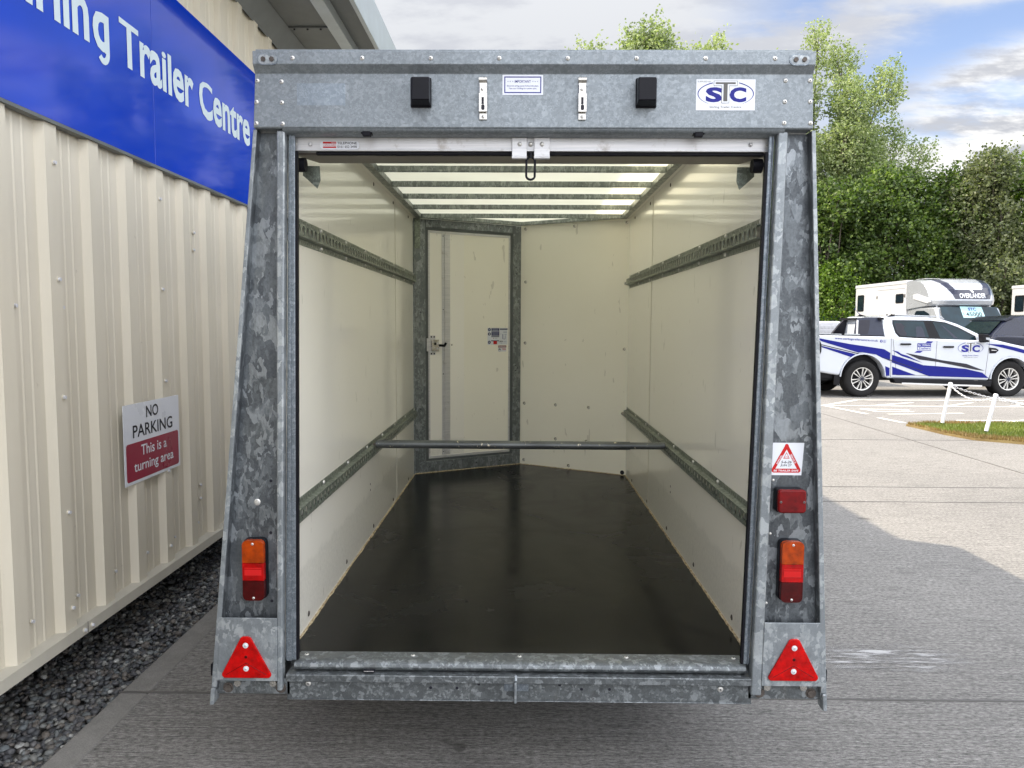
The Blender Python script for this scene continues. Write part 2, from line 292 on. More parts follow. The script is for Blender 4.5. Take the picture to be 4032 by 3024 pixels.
# ------------------------------------------------------------------ mesh helpers
class MB:
    def __init__(s): s.v = []; s.f = []; s.mi = []; s.mats = []; s.smooth = []
    def _m(s, mat):
        if mat not in s.mats: s.mats.append(mat)
        return s.mats.index(mat)
    def add(s, vs, fs, mat, sm=False):
        k = len(s.v); s.v += [tuple(v) for v in vs]; i = s._m(mat)
        for f in fs: s.f.append(tuple(a+k for a in f)); s.mi.append(i); s.smooth.append(sm)
        return s
    def box(s, x0, x1, y0, y1, z0, z1, mat):
        return s.hexa([(x0, y0, z0), (x1, y0, z0), (x1, y1, z0), (x0, y1, z0), (x0, y0, z1), (x1, y0, z1), (x1, y1, z1), (x0, y1, z1)], mat)
    def hexa(s, p, mat): return s.add(p, [(0, 3, 2, 1), (4, 5, 6, 7), (0, 1, 5, 4), (1, 2, 6, 5), (2, 3, 7, 6), (3, 0, 4, 7)], mat)
    def prism(s, poly, d, mat, o=(0, 0, 0), u=(1, 0, 0), v=(0, 0, 1), d0=0., fn=None):
        """2D polygon placed with axes u,v at o; extruded from d0 to d along -(u x v)... w = u x v is the outward normal"""
        o = Vector(o); u = Vector(u); v = Vector(v); w_ = u.cross(v).normalized()
        a = sum(poly[i][0]*poly[(i+1) % len(poly)][1]-poly[(i+1) % len(poly)][0]*poly[i][1] for i in range(len(poly)))
        if a < 0: poly = poly[::-1]
        n = len(poly); vs = [o+u*x+v*y+w_*d for x, y in poly]+[o+u*x+v*y+w_*d0 for x, y in poly]
        if fn: vs = [fn(q) for q in vs]
        fs = [tuple(range(n)), tuple(range(2*n-1, n-1, -1))]+[(i, i+n, (i+1) % n+n, (i+1) % n) for i in range(n)]
        return s.add(vs, fs, mat)
    def cyl(s, p0, p1, r, mat, n=12, r1=None, cap=True):
        p0 = Vector(p0); p1 = Vector(p1); d = (p1-p0).normalized(); a = d.orthogonal().normalized(); b = d.cross(a); r1 = r if r1 is None else r1
        vs = []
        for p, q in ((p0, r), (p1, r1)):
            for i in range(n): t = 2*math.pi*i/n; vs.append(p+(a*math.cos(t)+b*math.sin(t))*q)
        s.add(vs, [(i, (i+1) % n, (i+1) % n+n, i+n) for i in range(n)], mat, True)
        if cap: s.add(vs, [tuple(range(n-1, -1, -1)), tuple(range(n, 2*n))], mat)
        return s
    def tube(s, pts, r, mat, n=8, closed=False):
        pts = [Vector(p) for p in pts]; m = len(pts); vs = []; pa = None
        for i, p in enumerate(pts):
            if closed: d = (pts[(i+1) % m]-pts[i-1]).normalized()
            else: d = (pts[min(i+1, m-1)]-pts[max(i-1, 0)]).normalized()
            a = d.orthogonal().normalized() if pa is None else (pa-d*pa.dot(d)).normalized(); pa = a; b = d.cross(a)
            rr = r[i] if isinstance(r, (list, tuple)) else r
            vs += [p+(a*math.cos(2*math.pi*k/n)+b*math.sin(2*math.pi*k/n))*rr for k in range(n)]
        fs = []
        for i in range(m if closed else m-1):
            j = (i+1) % m
            fs += [(i*n+k, i*n+(k+1) % n, j*n+(k+1) % n, j*n+k) for k in range(n)]
        s.add(vs, fs, mat, True)
        if not closed: s.add(vs, [tuple(range(n-1, -1, -1)), tuple(range((m-1)*n, m*n))], mat)
        return s
    def dome(s, c, nrm, r, h, mat, n=12):
        c = Vector(c); d = Vector(nrm).normalized(); a = d.orthogonal().normalized(); b = d.cross(a); vs = []
        for (q, hh) in ((1, 0), (.92, .55), (.6, .9)):
            vs += [c+(a*math.cos(2*math.pi*k/n)+b*math.sin(2*math.pi*k/n))*r*q+d*h*hh for k in range(n)]
        vs.append(c+d*h); fs = [(j*n+k, j*n+(k+1) % n, (j+1)*n+(k+1) % n, (j+1)*n+k) for j in range(2) for k in range(n)]+[(2*n+k, 2*n+(k+1) % n, 3*n) for k in range(n)]
        return s.add(vs, fs, mat, True)
    def text(s, string, mat, o, u, v, W=None, H=None, bold=0., d=0., shear=0., scale=None, align='L', fn=None):
        """letters whose bounding box is W x H with its lower left corner at o"""
        vs, fs, bb = glyphs(string, bold, shear)
        x0, x1, y0, y1 = bb; sx = W/(x1-x0) if W else None; sy = H/(y1-y0) if H else None
        if sx is None: sx = sy
        if sy is None: sy = sx
        if scale: sx, sy = scale; x0 = 0 if align == 'L' else x1; y0 = 0
        o = Vector(o); u = Vector(u); v = Vector(v); w_ = u.cross(v).normalized()
        P = [((x-x0)*sx, (y-y0)*sy) for x, y in vs]
        Q = [fn(a, b) if fn else o+u*a+v*b+w_*d for a, b in P]
        return s.add(Q, fs, mat)
    def build(s, name, parent=None, bevel=0., seg=2, loc=None, auto=False, shade=None, wn_=True):
        me = bpy.data.meshes.new(name); me.from_pydata([tuple(v) for v in s.v], [], s.f); me.update()
        for mt in s.mats: me.materials.append(mt)
        me.polygons.foreach_set('material_index', s.mi); me.polygons.foreach_set('use_smooth', s.smooth if shade is None else [shade]*len(s.f))
        o = bpy.data.objects.new(name, me); COL.objects.link(o)
        if parent is not None: o.parent = parent
        if bevel:
            md = o.modifiers.new('bevel', 'BEVEL'); md.width = bevel; md.segments = seg; md.limit_method = 'ANGLE'; md.angle_limit = R(32); md.use_clamp_overlap = True
            me.polygons.foreach_set('use_smooth', [True]*len(s.f)); md.harden_normals = True
            me.update()
        return o
_G = {}
def glyphs(string, bold=0., shear=0.):
    k = (string, bold, shear)
    if k in _G: return _G[k]
    c = bpy.data.curves.new('t', 'FONT'); c.body = string; c.size = 1; c.offset = bold; c.shear = shear; c.resolution_u = 3; c.fill_mode = 'BOTH'
    o = bpy.data.objects.new('t', c); COL.objects.link(o); bpy.context.view_layer.update()
    me = bpy.data.meshes.new_from_object(o.evaluated_get(bpy.context.evaluated_depsgraph_get()))
    vs = [(v.co.x, v.co.y) for v in me.vertices]; fs = [tuple(p.vertices) for p in me.polygons]
    bpy.data.objects.remove(o); bpy.data.curves.remove(c); bpy.data.meshes.remove(me)
    # keep only faces that look to +w
    out = []
    for f in fs:
        a = sum(vs[f[i]][0]*vs[f[(i+1) % len(f)]][1]-vs[f[(i+1) % len(f)]][0]*vs[f[i]][1] for i in range(len(f)))
        out.append(f if a > 0 else f[::-1])
    xs = [p[0] for p in vs]; ys = [p[1] for p in vs]; _G[k] = (vs, out, (min(xs), max(xs), min(ys), max(ys))); return _G[k]
def add_w(mb, polys, mat, o, u, v, d):
    for p in polys: mb.prism(p, d, mat, o=o, u=u, v=v, d0=d-.001)
def tag(o, label=None, cat=None, group=None, kind=None):
    for a, b in (('label', label), ('category', cat), ('group', group), ('kind', kind)):
        if b: o[a] = b
    return o
def empty(name, loc=(0, 0, 0), rz=0.):
    o = bpy.data.objects.new(name, None); COL.objects.link(o); o.location = loc; o.rotation_euler = (0, 0, rz); o.empty_display_size = .1; return o
def copy_tree(o, parent=None):
    c = o.copy(); COL.objects.link(c)
    if parent is not None: c.parent = parent; c.matrix_parent_inverse = o.matrix_parent_inverse.copy()
    for ch in [x for x in bpy.data.objects if x.parent == o]: copy_tree(ch, c)
    return c
def rrect(x0, x1, y0, y1, r, n=4):
    p = []
    for cx_, cy_, a in ((x1-r, y1-r, 0), (x0+r, y1-r, 90), (x0+r, y0+r, 180), (x1-r, y0+r, 270)):
        for i in range(n+1): t = R(a+90*i/n); p.append((cx_+r*math.cos(t), cy_+r*math.sin(t)))
    return p
def lin(z, z0, a, z1, b): return a+(b-a)*(z-z0)/(z1-z0)
X = Vector((1, 0, 0)); Y = Vector((0, 1, 0)); Z = Vector((0, 0, 1))
def rear(y): return dict(o=(0, y, 0), u=X, v=Z)          # faces the camera side (-Y)
WM = {}
def thing(name, label, cat, loc=(0, 0, 0), rz=0., group=None):
    o = empty(name, loc, rz); tag(o, label, cat, group); WM[o.name] = Matrix.Translation(loc) @ Matrix.Rotation(rz, 4, 'Z'); return o
def part(mb, name, parent, local=False, **k):
    """one mesh under its thing; world=coordinates already in world space unless local"""
    o = mb.build(name, parent, **k); pm = WM.get(parent.name, Matrix.Identity(4))
    if local: WM[o.name] = pm
    else: o.matrix_parent_inverse = pm.inverted(); WM[o.name] = Matrix.Identity(4)
    return o
def solo(mb, name, label=None, cat=None, group=None, kind=None, **k):
    o = mb.build(name, **k); WM[o.name] = Matrix.Identity(4); return tag(o, label, cat, group, kind)

# ================================================================= SETTING
SX = -1.646                                             # edge of the concrete
solo(MB().box(-400, 400, -300, 600, -.6, -.09, VERGE), 'ground', kind='structure')
solo(MB().box(SX+.125, 60, -14, 27.5, -.3, 0, CONC), 'concrete_yard', kind='structure')
solo(MB().box(SX, SX+.122, -14, 27.5, -.3, -.001, CEDGE), 'concrete_kerb', kind='structure', bevel=.012)
solo(MB().box(-400, 400, 27.6, 600, -.3, .06, VERGE), 'wooded_verge', kind='structure')
jt = MB()
for y in (2.975, 6.45, 7.05, 10.0): jt.box(SX+.002, 60, y-.006, y+.006, -.02, .003, INKG)
jt.box(5.2, 5.212, 3, 27, -.02, .0034, INKG)
solo(jt, 'joint_line', kind='structure')
# parking bay lines (each a thin coat of paint on the yard)
def stroke(mb, pts, wd, mat, z=.005):
    for a, b in zip(pts, pts[1:]):
        a = Vector((*a, z)); b = Vector((*b, z)); d = (b-a).normalized(); n = Vector((-d.y, d.x, 0))*wd/2
        z2 = Vector((0, 0, .001*random.random()))
        mb.add([a-n+z2, b-n+z2, b+n+z2, a+n+z2], [(0, 1, 2, 3)], mat)
    return mb
ml = MB()
for p in ([(5.3, 14.9), (5.75, 14.2), (5.95, 12.9)], [(5.75, 14.25), (6.85, 15.35), (12, 15.4)], [(6.7, 14.27), (7.75, 14.9)], [(5.6, 14.25), (12, 14.15)],
          [(6.95, 13.3), (6.3, 13.3), (6.2, 13.7), (7.0, 13.55)], [(6.3, 12.9), (7.7, 13.1)], [(5.9, 12.4), (6.0, 11.75)], [(7.0, 12.1), (12, 12.2)], [(7.35, 11.75), (8.2, 12.2)],
          [(8.0, 14.2), (8.95, 14.95)], [(9.2, 14.2), (10.4, 15.2)], [(9.0, 12.2), (9.6, 13.6)], [(10.4, 12.2), (11, 13.6)], [(-1, 14.2), (5.2, 14.3)], [(1.2, 14.2), (1.2, 19)], [(3.8, 14.2), (3.8, 19)]):
    stroke(ml, p, .09, LINEW)
solo(ml, 'road_marking', kind='structure')
# worn pale scrape on the slab to the right
def mk_scrape():
    s = NT('scraped_concrete'); n = s.noise(s.co((1, 9, 1)), 4, 7, .75); s.l(s.ramp(n, [(.44, (.13, .125, .12)), (.60, (.46, .455, .45))]), s.b.inputs['Base Color']); s.b.inputs['Roughness'].default_value = .85
    t = s.n('ShaderNodeBsdfTransparent'); mxs = s.n('ShaderNodeMixShader')
    g = s.n('ShaderNodeTexGradient', gradient_type='SPHERICAL'); mp = s.n('ShaderNodeMapping'); s.co(); s.l(s.tc.outputs['Object'], mp.inputs[0])
    mp.vector_type = 'TEXTURE'; mp.inputs[1].default_value = (1.66, 3.36, 0); mp.inputs[3].default_value = (.44, .17, 1); s.l(mp.outputs[0], g.inputs[0])
    mu = s.n('ShaderNodeMath', operation='MULTIPLY'); s.l(s.mr(g.outputs[1], 0, .5, 0, 1), mu.inputs[0]); s.l(s.mr(n, .42, .60, 0, .9), mu.inputs[1])
    s.l(mu.outputs[0], mxs.inputs[0]); s.l(t.outputs[0], mxs.inputs[1]); s.l(s.b.outputs[0], mxs.inputs[2]); s.l(mxs.outputs[0], s.t.nodes['Material Output'].inputs[0]); return s.m
solo(MB().add([(1.2, 3.15, .004), (2.14, 3.15, .004), (2.14, 3.57, .004), (1.2, 3.57, .004)], [(0, 1, 2, 3)], mk_scrape()), 'stain', kind='structure')

# gravel strip under the wall
solo(MB().box(-2.25, SX-.003, -5, 14, -.2, -.065, DARKW), 'gravel_bed', kind='structure')
def ico():
    bm = bmesh.new(); bmesh.ops.create_icosphere(bm, subdivisions=2, radius=1); v = np.array([x.co[:] for x in bm.verts]); f = np.array([[y.index for y in x.verts] for x in bm.faces]); bm.free(); return v, f
iv, jf = ico(); shapes = []
for k in range(7):
    q = iv.copy()
    for _ in range(5):
        d = rng.normal(size=3); d /= np.linalg.norm(d); t = q@d; c = rng.uniform(.55, .8); q -= np.outer(np.maximum(t-c, 0), d)*.9
    shapes.append(q)
VS, FS = [], []; off = 0
npb = 7200
for i in range(npb):
    x = rng.uniform(-2.22, SX-.008); y = 2.25+(rng.uniform(0, 1)**1.25)*4.4; sz = rng.uniform(.0098, .0182)*(1.12 if y < 3.2 else 1)
    s3 = np.array([1, rng.uniform(.65, 1), rng.uniform(.45, .75)])*sz; q = shapes[i % 7]*s3; a = rng.uniform(0, 6.28); ti = rng.normal(0, .35)
    ca, sa = math.cos(a), math.sin(a); ct, st_ = math.cos(ti), math.sin(ti)
    q = np.stack([q[:, 0]*ct+q[:, 2]*st_, q[:, 1], -q[:, 0]*st_+q[:, 2]*ct], 1); q = np.stack([q[:, 0]*ca-q[:, 1]*sa, q[:, 0]*sa+q[:, 1]*ca, q[:, 2]], 1)
    x = min(x, SX-.004-sz); z = -.055+rng.uniform(0, .028)
    VS.append(q+np.array([x, y, z])); FS.append(jf+off); off += len(iv)
VS = np.concatenate(VS); FS = np.concatenate(FS)
def np_mesh(name, V, F, mat, k=3, smooth=True):
    me = bpy.data.meshes.new(name); me.vertices.add(len(V)); me.vertices.foreach_set('co', V.astype('f').ravel()); nf = len(F)
    me.loops.add(nf*k); me.loops.foreach_set('vertex_index', F.astype('i').ravel()); me.polygons.add(nf)
    me.polygons.foreach_set('loop_start', np.arange(0, nf*k, k, dtype='i')); me.polygons.foreach_set('loop_total', np.full(nf, k, dtype='i'))
    me.polygons.foreach_set('use_smooth', np.full(nf, smooth)); me.materials.append(mat); me.update(calc_edges=True); o = bpy.data.objects.new(name, me); COL.objects.link(o); WM[o.name] = Matrix.Identity(4); return o
tag(np_mesh('gravel', VS, FS, PEB), kind='stuff')

# grass island
isl = [(5.86, 11.42), (6.25, 11.62), (9.5, 11.66), (13, 11.6), (13, 8.9), (8.5, 8.95), (7.2, 9.3), (6.5, 9.66), (6.05, 10.0), (5.92, 10.5), (5.9, 11.0)]
def mk_grassbed():
    s = NT('grass_bed'); n = s.noise(s.co(), 3, 6, .7); s.l(s.ramp(n, [(.35, (.13, .085, .03)), (.6, (.20, .15, .06))]), s.b.inputs['Base Color']); s.b.inputs['Roughness'].default_value = .95; return s.m
solo(MB().prism(isl, .03, mk_grassbed(), o=(0, 0, 0), u=X, v=Y, d0=-.02), 'grass_island', kind='structure')
def inside(p, poly):
    c = False
    for i in range(len(poly)):
        a, b = poly[i], poly[i-1]
        if (a[1] > p[1]) != (b[1] > p[1]) and p[0] < (b[0]-a[0])*(p[1]-a[1])/(b[1]-a[1])+a[0]: c = not c
    return c
def edged(p, poly):
    m_ = 9
    for i in range(len(poly)):
        a = np.array(poly[i-1]); b = np.array(poly[i]); q = np.array(p); t = max(0, min(1, (q-a)@(b-a)/((b-a)@(b-a)))); m_ = min(m_, np.linalg.norm(a+(b-a)*t-q))
    return m_
bl = {0: [], 1: []}
gx = rng.uniform(5.8, 9.6, 52000); gy = rng.uniform(8.9, 11.68, 52000)
for x, y in zip(gx, gy):
    if not inside((x, y), isl): continue
    e = edged((x, y), isl) if (x < 7.5 or y < 9.6) else .5
    dry = e < .13+.10*math.sin(x*5)+.09*random.random()+(.10 if y < 10.6 else 0)
    h = random.uniform(.02, .05)*(1.1 if dry else 1); a = random.uniform(0, 6.28); wd = .006; l = random.uniform(0, .6)*h
    c, s_ = math.cos(a), math.sin(a); bl[1 if dry else 0].append([(x-c*wd, y-s_*wd, .028), (x+c*wd, y+s_*wd, .028), (x-s_*l, y+c*l, .028+h)])
GR = leafmat('lawn_grass', (.09, .13, .02), (.15, .19, .035), (.24, .26, .07)); DRY = leafmat('dry_grass', (.17, .10, .035), (.25, .165, .07), (.33, .24, .11))
for k, nm, mt in ((0, 'grass', GR), (1, 'dry_grass', DRY)):
    V = np.array(bl[k]).reshape(-1, 3); tag(np_mesh(nm, V, np.arange(len(V)).reshape(-1, 3), mt, 3, False), kind='stuff')

# chain posts
def chain_post(b, t, label):
    b = Vector(b); t = Vector(t); o = thing('chain_post', label, 'bollard', b, group='white chain posts round the grass island')
    d = (t-b).normalized(); part(MB().cyl(b+d*.06, t-d*.02, .026, POSTW, 16), 'shaft', o); part(MB().cyl(b, b+d*.061, .027, TRIM, 16), 'base_collar', o)
    part(MB().cyl(t-d*.035, t-d*.018, .031, POSTW, 16).dome(t-d*.018, d, .031, .022, POSTW, 16), 'cap', o); return o
P1b, P1t = (6.363, 11.367, 0), (6.45, 11.33, .672); P2b, P2t = (6.487, 10.497, 0), (6.592, 10.47, .582)
chain_post(P1b, P1t, 'leaning white chain post at the far tip of the grass island'); chain_post(P2b, P2t, 'white chain post nearer the camera on the dry grass edge')
chain_post((9.9, 11.5, 0), (9.95, 11.5, .60), 'white chain post at the right hand end of the grass island'); chain_post((8.0, 9.15, 0), (8.03, 9.13, .57), 'white chain post at the near edge of the grass island')
def chain(a, b, sag, label):
    a = Vector(a); b = Vector(b); L = (b-a).length*(1+2.6*(sag/(b-a).length)**2); n = int(L/.036); mb = MB()
    P = [a.lerp(b, i/n)-Z*sag*4*(i/n)*(1-i/n) for i in range(n+1)]
    for i in range(n):
        c = (P[i]+P[i+1])/2; d = (P[i+1]-P[i]).normalized(); s_ = d.cross(Z).normalized(); t_ = s_.cross(d); q = s_ if i % 2 else (t_+s_*.35).normalized()
        mb.tube([c+d*.024*math.cos(k*math.pi/4)+q*.0135*math.sin(k*math.pi/4) for k in range(8)], .0048, POSTW, 5, True)
    solo(mb, 'chain', label, 'chain', 'white plastic chains between the posts')
t1 = Vector(P1t)-Z*.045; t2 = Vector(P2t)-Z*.045
chain(t1, t2, .12, 'white plastic link chain sagging between the two leaning posts')
chain(t1, (9.93, 11.47, .56), .30, 'white plastic link chain running from the far post to the right')
chain(t2, (8.0, 9.15, .53), .13, 'white plastic link chain running right from the nearer post')
# ================================================================= BUILDING
bd = thing('trailer_shop_building', 'cream steel clad building with grey eaves along the left', 'building', (-2.2, 4, 0))
WX = -1.893; CXf = -1.86
prof = []; y = 2.72-.3*22
while y < 14:
    prof += [(y-.056, WX), (y-.038, CXf), (y+.038, CXf), (y+.056, WX), (y+.112, WX), (y+.118, WX+.003), (y+.126, WX+.003), (y+.132, WX), (y+.168, WX), (y+.174, WX+.003), (y+.182, WX+.003), (y+.188, WX)]; y += .3
cl = MB(); vs = []
for a, b in prof: vs += [(b, a, .243), (b, a, 3.62)]
cl.add(vs, [(2*i, 2*i+2, 2*i+3, 2*i+1) for i in range(len(prof)-1)], CLAD); part(cl, 'wall_cladding', bd)
part(MB().box(-6, WX-.05, prof[0][0], 14, .2, 3.98, CLAD), 'wall_core', bd)
part(MB().box(-2.26, -2.2, prof[0][0], 14, -.25, .22, DARKW), 'plinth', bd)
for y0, y1, dx in ((-3, 3.10, 0), (3.10, 9.0, .0)):
    fp = [(-2.1, .212), (-1.845-dx, .196), (-1.838-dx, .199), (-1.838-dx, .247), (-1.9, .252), (-2.1, .252)]
    part(MB().prism([(x, z) for x, z in fp], -y0-.002, FLASH, o=(0, 0, 0), u=X, v=Z, d0=-y1), 'base_flashing', bd)
part(MB().box(-1.8385, -1.8375, 3.098, 3.102, .197, .248, INKG), 'flashing_joint', bd)
bolts = [(2.815, .363), (3.115, .356), (3.415, .361), (3.715, .358), (4.015, .352), (4.315, .352), (4.6, .352), (2.801, 1.58), (3.092, 1.579), (3.385, 1.573), (3.678, 1.567), (3.975, 1.564), (4.274, 1.562), (4.552, 1.565),
         (4.253, .565), (4.367, .565), (4.252, .484), (4.364, .485), (4.373, 2.033), (4.366, 1.935), (4.26, 2.03), (4.255, 1.935), (4.9, .352), (5.2, .352), (4.85, 1.56)]
proto = None
def bolt_at(x, y_, z, nm='cladding_bolt'):
    global proto
    if proto is None:
        proto = part(MB().cyl((0, 0, 0), (.003, 0, 0), .011, CLAD, 12).cyl((.003, 0, 0), (.011, 0, 0), .0075, POSTW, 6), nm, bd); proto.matrix_parent_inverse = WM[bd.name].inverted(); o = proto
    else: o = proto.copy(); COL.objects.link(o)
    o.location = (x, y_, z)
for y_, z in bolts: bolt_at(WX+.004, y_, z)
for y_ in (3.02, 3.9):
    for z in (.334, .738, 1.214, 1.69, 2.15): bolt_at(CXf, y_+.012, z)
for y_ in (3.072, 3.128): bolt_at(-1.838, y_, .222)
# eaves
ev = MB(); ev.box(-1.95, -1.46, -3, 14, 3.74, 3.78, SOFF); part(ev, 'soffit', bd)
ec = MB(); ec.hexa([(-1.865, -3, 3.60), (-1.76, -3, 3.735), (-1.76, 14, 3.735), (-1.865, 14, 3.60), (-1.875, -3, 3.62), (-1.78, -3, 3.75), (-1.78, 14, 3.75), (-1.875, 14, 3.62)], SOFF); part(ec, 'soffit_trim', bd)
for k in range(9): part(MB().box(-1.757, -1.461, 4.6+k*.62, 4.64+k*.62, 3.728, 3.739, SOFF), 'soffit_lap', bd)
sc = MB()
for k in range(9):
    for x in (-1.72, -1.62, -1.52): sc.cyl((x, 4.62+k*.62, 3.727), (x, 4.62+k*.62, 3.720), .008, TRIM, 8)
part(sc, 'soffit_screw', bd)
part(MB().box(-1.46, -1.37, -3, 14, 3.725, 3.80, GUT), 'eaves_beam', bd)
part(MB().box(-1.37, -1.20, -3, 14, 3.80, 3.82, SOFF), 'gutter_base', bd)
part(MB().box(-1.20, -1.165, -3, 14, 3.74, 4.05, GUT), 'gutter', bd, bevel=.006)
part(MB().box(-6, -1.201, -3, 14, 3.98, 4.04, SOFF), 'roof', bd)
# fascia sign
sg = thing('fascia_sign', 'long glossy blue fascia sign with white trailer centre lettering', 'shop sign', (-1.86, 3.8, 2.3))
SF = -1.848
for a, b in ((.3, 3.859), (3.862, 5.5)): part(MB().box(SF-.012, SF, a, b, 2.312, 3.235, BLUE), 'sign_panel', sg, bevel=.0015)
part(MB().box(-1.90, SF-.0121, .3, 5.5, 2.312, 3.235, INKG).box(-1.885, SF+.002, .3, 5.5, 2.298, 2.3115, SOFF), 'sign_frame', sg)
BO = .027
v_, f_, bb = glyphs('Trailer Centre', BO); sx = (5.215-3.546)/(bb[1]-bb[0]); capf = glyphs('T', 0)[2][3]; xf_ = glyphs('x', 0)[2][3]
XH, CAP = .150, .192
base = 2.716
def ywarp(y_):
    if y_ < 0: return y_*XH/xf_
    if y_ < xf_: return y_*XH/xf_
    return XH+(y_-xf_)*(CAP-XH)/(capf-xf_)
def word(tx, y0):
    vs_, fs_, b_ = glyphs(tx, BO); part(MB().add([(SF+.002, y0+(a-b_[0])*sx, base+ywarp(c)) for a, c in vs_], fs_, LETT), 'lettering', sg); return (b_[1]-b_[0])*sx
word('Trailer Centre', 3.546)
# single-storey g: bowl and stem of a q with a hooked tail
gq = glyphs('q', BO); gw = (gq[2][1]-gq[2][0])*sx; ge = 3.458
lw = (glyphs('Stirlin', BO)[2][1]-glyphs('Stirlin', BO)[2][0])*sx; word('Stirlin', ge-gw-.028-lw)
gv = []
for a, c in gq[0]: gv.append((SF+.002, ge-gw+(a-gq[2][0])*sx, base+max(ywarp(c), -.012)))
gm = MB().add(gv, gq[1], LETT); hk = []; sw = .030
for k in range(13):
    t = R(0-k*11.5); hk.append((math.cos(t), math.sin(t)))
cyg, czg, rg, rz = ge-.052, base-.006, .052, .062
outer = [(ge, base+.02)]+[(cyg+rg*c, czg+rz*s_*.95) for c, s_ in hk]; inner = [(ge-sw, base+.02)]+[(cyg+(rg-sw)*c, czg+(rz-.030)*s_*.95) for c, s_ in hk]
vv = [(SF+.0022, a, b_) for a, b_ in outer]+[(SF+.0022, a, b_) for a, b_ in inner]; n_ = len(outer)
gm.add(vv, [(i, i+1, i+1+n_, i+n_) for i in range(n_-1)], LETT); part(gm, 'lettering', sg)
# no parking sign
npg = thing('no_parking_sign', 'white and crimson notice on the cream cladding reading no parking', 'sign', (-1.858, 3.77, .75))
part(MB().box(-1.86, -1.857, 3.478, 4.052, .742, 1.128, SIGNW), 'sign_plate', npg, bevel=.0008)
part(MB().prism(rrect(3.494, 4.036, .757, .940, .015), .0005, MAROON, o=(-1.857, 0, 0), u=Y, v=Z, d0=.0001), 'crimson_panel', npg)
tp = dict(o=(-1.857, 0, 0), u=Y, v=Z)
def nt_(s_, y0, z0, W, H, mt, b=.0): return MB().text(s_, mt, (-1.857, y0, z0), Y, Z, W=W, H=H, bold=b, d=.0012)
part(nt_('NO', 3.694, 1.049, .125, .058, INKK, .012), 'lettering', npg); part(nt_('PARKING', 3.560, .963, .41, .062, INKK, .012), 'lettering', npg)
part(nt_('This is a', 3.633, .869, .265, .052, SIGNW, .01), 'lettering', npg); part(nt_('turning area', 3.562, .782, .41, .062, SIGNW, .01), 'lettering', npg)
# ================================================================= BOX TRAILER
T = thing('box_trailer', 'open galvanised box trailer with cream panelled inside and black floor', 'trailer', (0, 2.3, 0))
def P(mb, name, parent=None, **k): return part(mb, name, parent or T, **k)
ZF, ZC, YB, YA, WI = .4275, 2.284, 5.40, 5.834, .765
rp = None
def dup(o, loc):
    c = o.copy(); COL.objects.link(c); c.location = loc; return c
def rivet_set(name, parent, locs, nrm, r=.0068, h=.0035, mat=ZINC, pin=True, washer=None):
    mb = MB()
    if washer: mb.cyl((0, 0, 0), Vector(nrm)*.0012, washer, mat, 14)
    mb.dome((0, 0, 0), nrm, r, h, mat, 12)
    if pin: mb.cyl(Vector(nrm)*h*.8, Vector(nrm)*(h+.0006), r*.3, INKK, 8)
    o = mb.build(name, parent); o.matrix_parent_inverse = WM.get(parent.name, Matrix.Identity(4)).inverted(); o.location = locs[0]
    for l in locs[1:]: dup(o, l)
# ---- header (roller door housing)
x0, x1 = -.800, .860
hp = [(2.290, 2.322), (2.290, 2.284), (2.309, 2.262), (2.309, 2.107), (2.313, 2.103), (2.46, 2.103), (2.46, 2.322)]
h = MB(); n = len(hp); vs = [((x0 if b > 2.2 else -.808), a, b) for a, b in hp]+[((x1 if b > 2.2 else .866), a, b) for a, b in hp]
h.add(vs, [(i, (i+1) % n, (i+1) % n+n, i+n) for i in range(n)]+[tuple(range(n-1, -1, -1)), tuple(range(n, 2*n))], G_HEAD)
HD = P(h, 'header_panel', bevel=.002)
hr = [(2.3105, 2.1028), (2.314, 2.097), (2.322, 2.0925), (2.338, 2.0905), (2.455, 2.0905), (2.455, 2.1028)]; n = len(hr)
h = MB().add([(-.722, a, b) for a, b in hr]+[(.784, a, b) for a, b in hr], [(i, (i+1) % n, (i+1) % n+n, i+n) for i in range(n)]+[tuple(range(n-1, -1, -1)), tuple(range(n, 2*n))], G_HEAD); P(h, 'header_lower_roll', bevel=.001)
P(MB().box(-.795, .853, 2.303, 2.5, 2.3235, 2.3305, G_HEAD), 'roof_lip', bevel=.0015)
rivet_set('rivet', HD, [(x, 2.290, 2.301) for x in (-.681, -.475, -.272, -.07, .132, .334, .537, .74)], -Y)
rivet_set('rivet', HD, [(x, 2.309, z) for x, z in ((-.793, 2.241), (-.721, 2.239), (-.797, 2.179), (-.721, 2.178), (-.799, 2.117), (-.720, 2.116), (.779, 2.244), (.851, 2.244), (.779, 2.183), (.854, 2.183), (.779, 2.121), (.857, 2.121))], -Y)
for cx_ in (-.755, .8125):
    P(MB().prism(rrect(cx_-.031, cx_+.031, 2.281, 2.313, .0155, 5), .0015, G_TRACK, **rear(2.2895), d0=-.002), 'bolt_slot')
    P(MB().prism(rrect(cx_-.028, cx_+.028, 2.284, 2.310, .013, 5), .0019, G_PLATE, **rear(2.2895), d0=-.002), 'slot_recess')
    for dx in (-.012, .013): P(MB().cyl((cx_+dx, 2.288, 2.297), (cx_+dx, 2.284, 2.297), .0075, BOLT, 6), 'bolt_head')
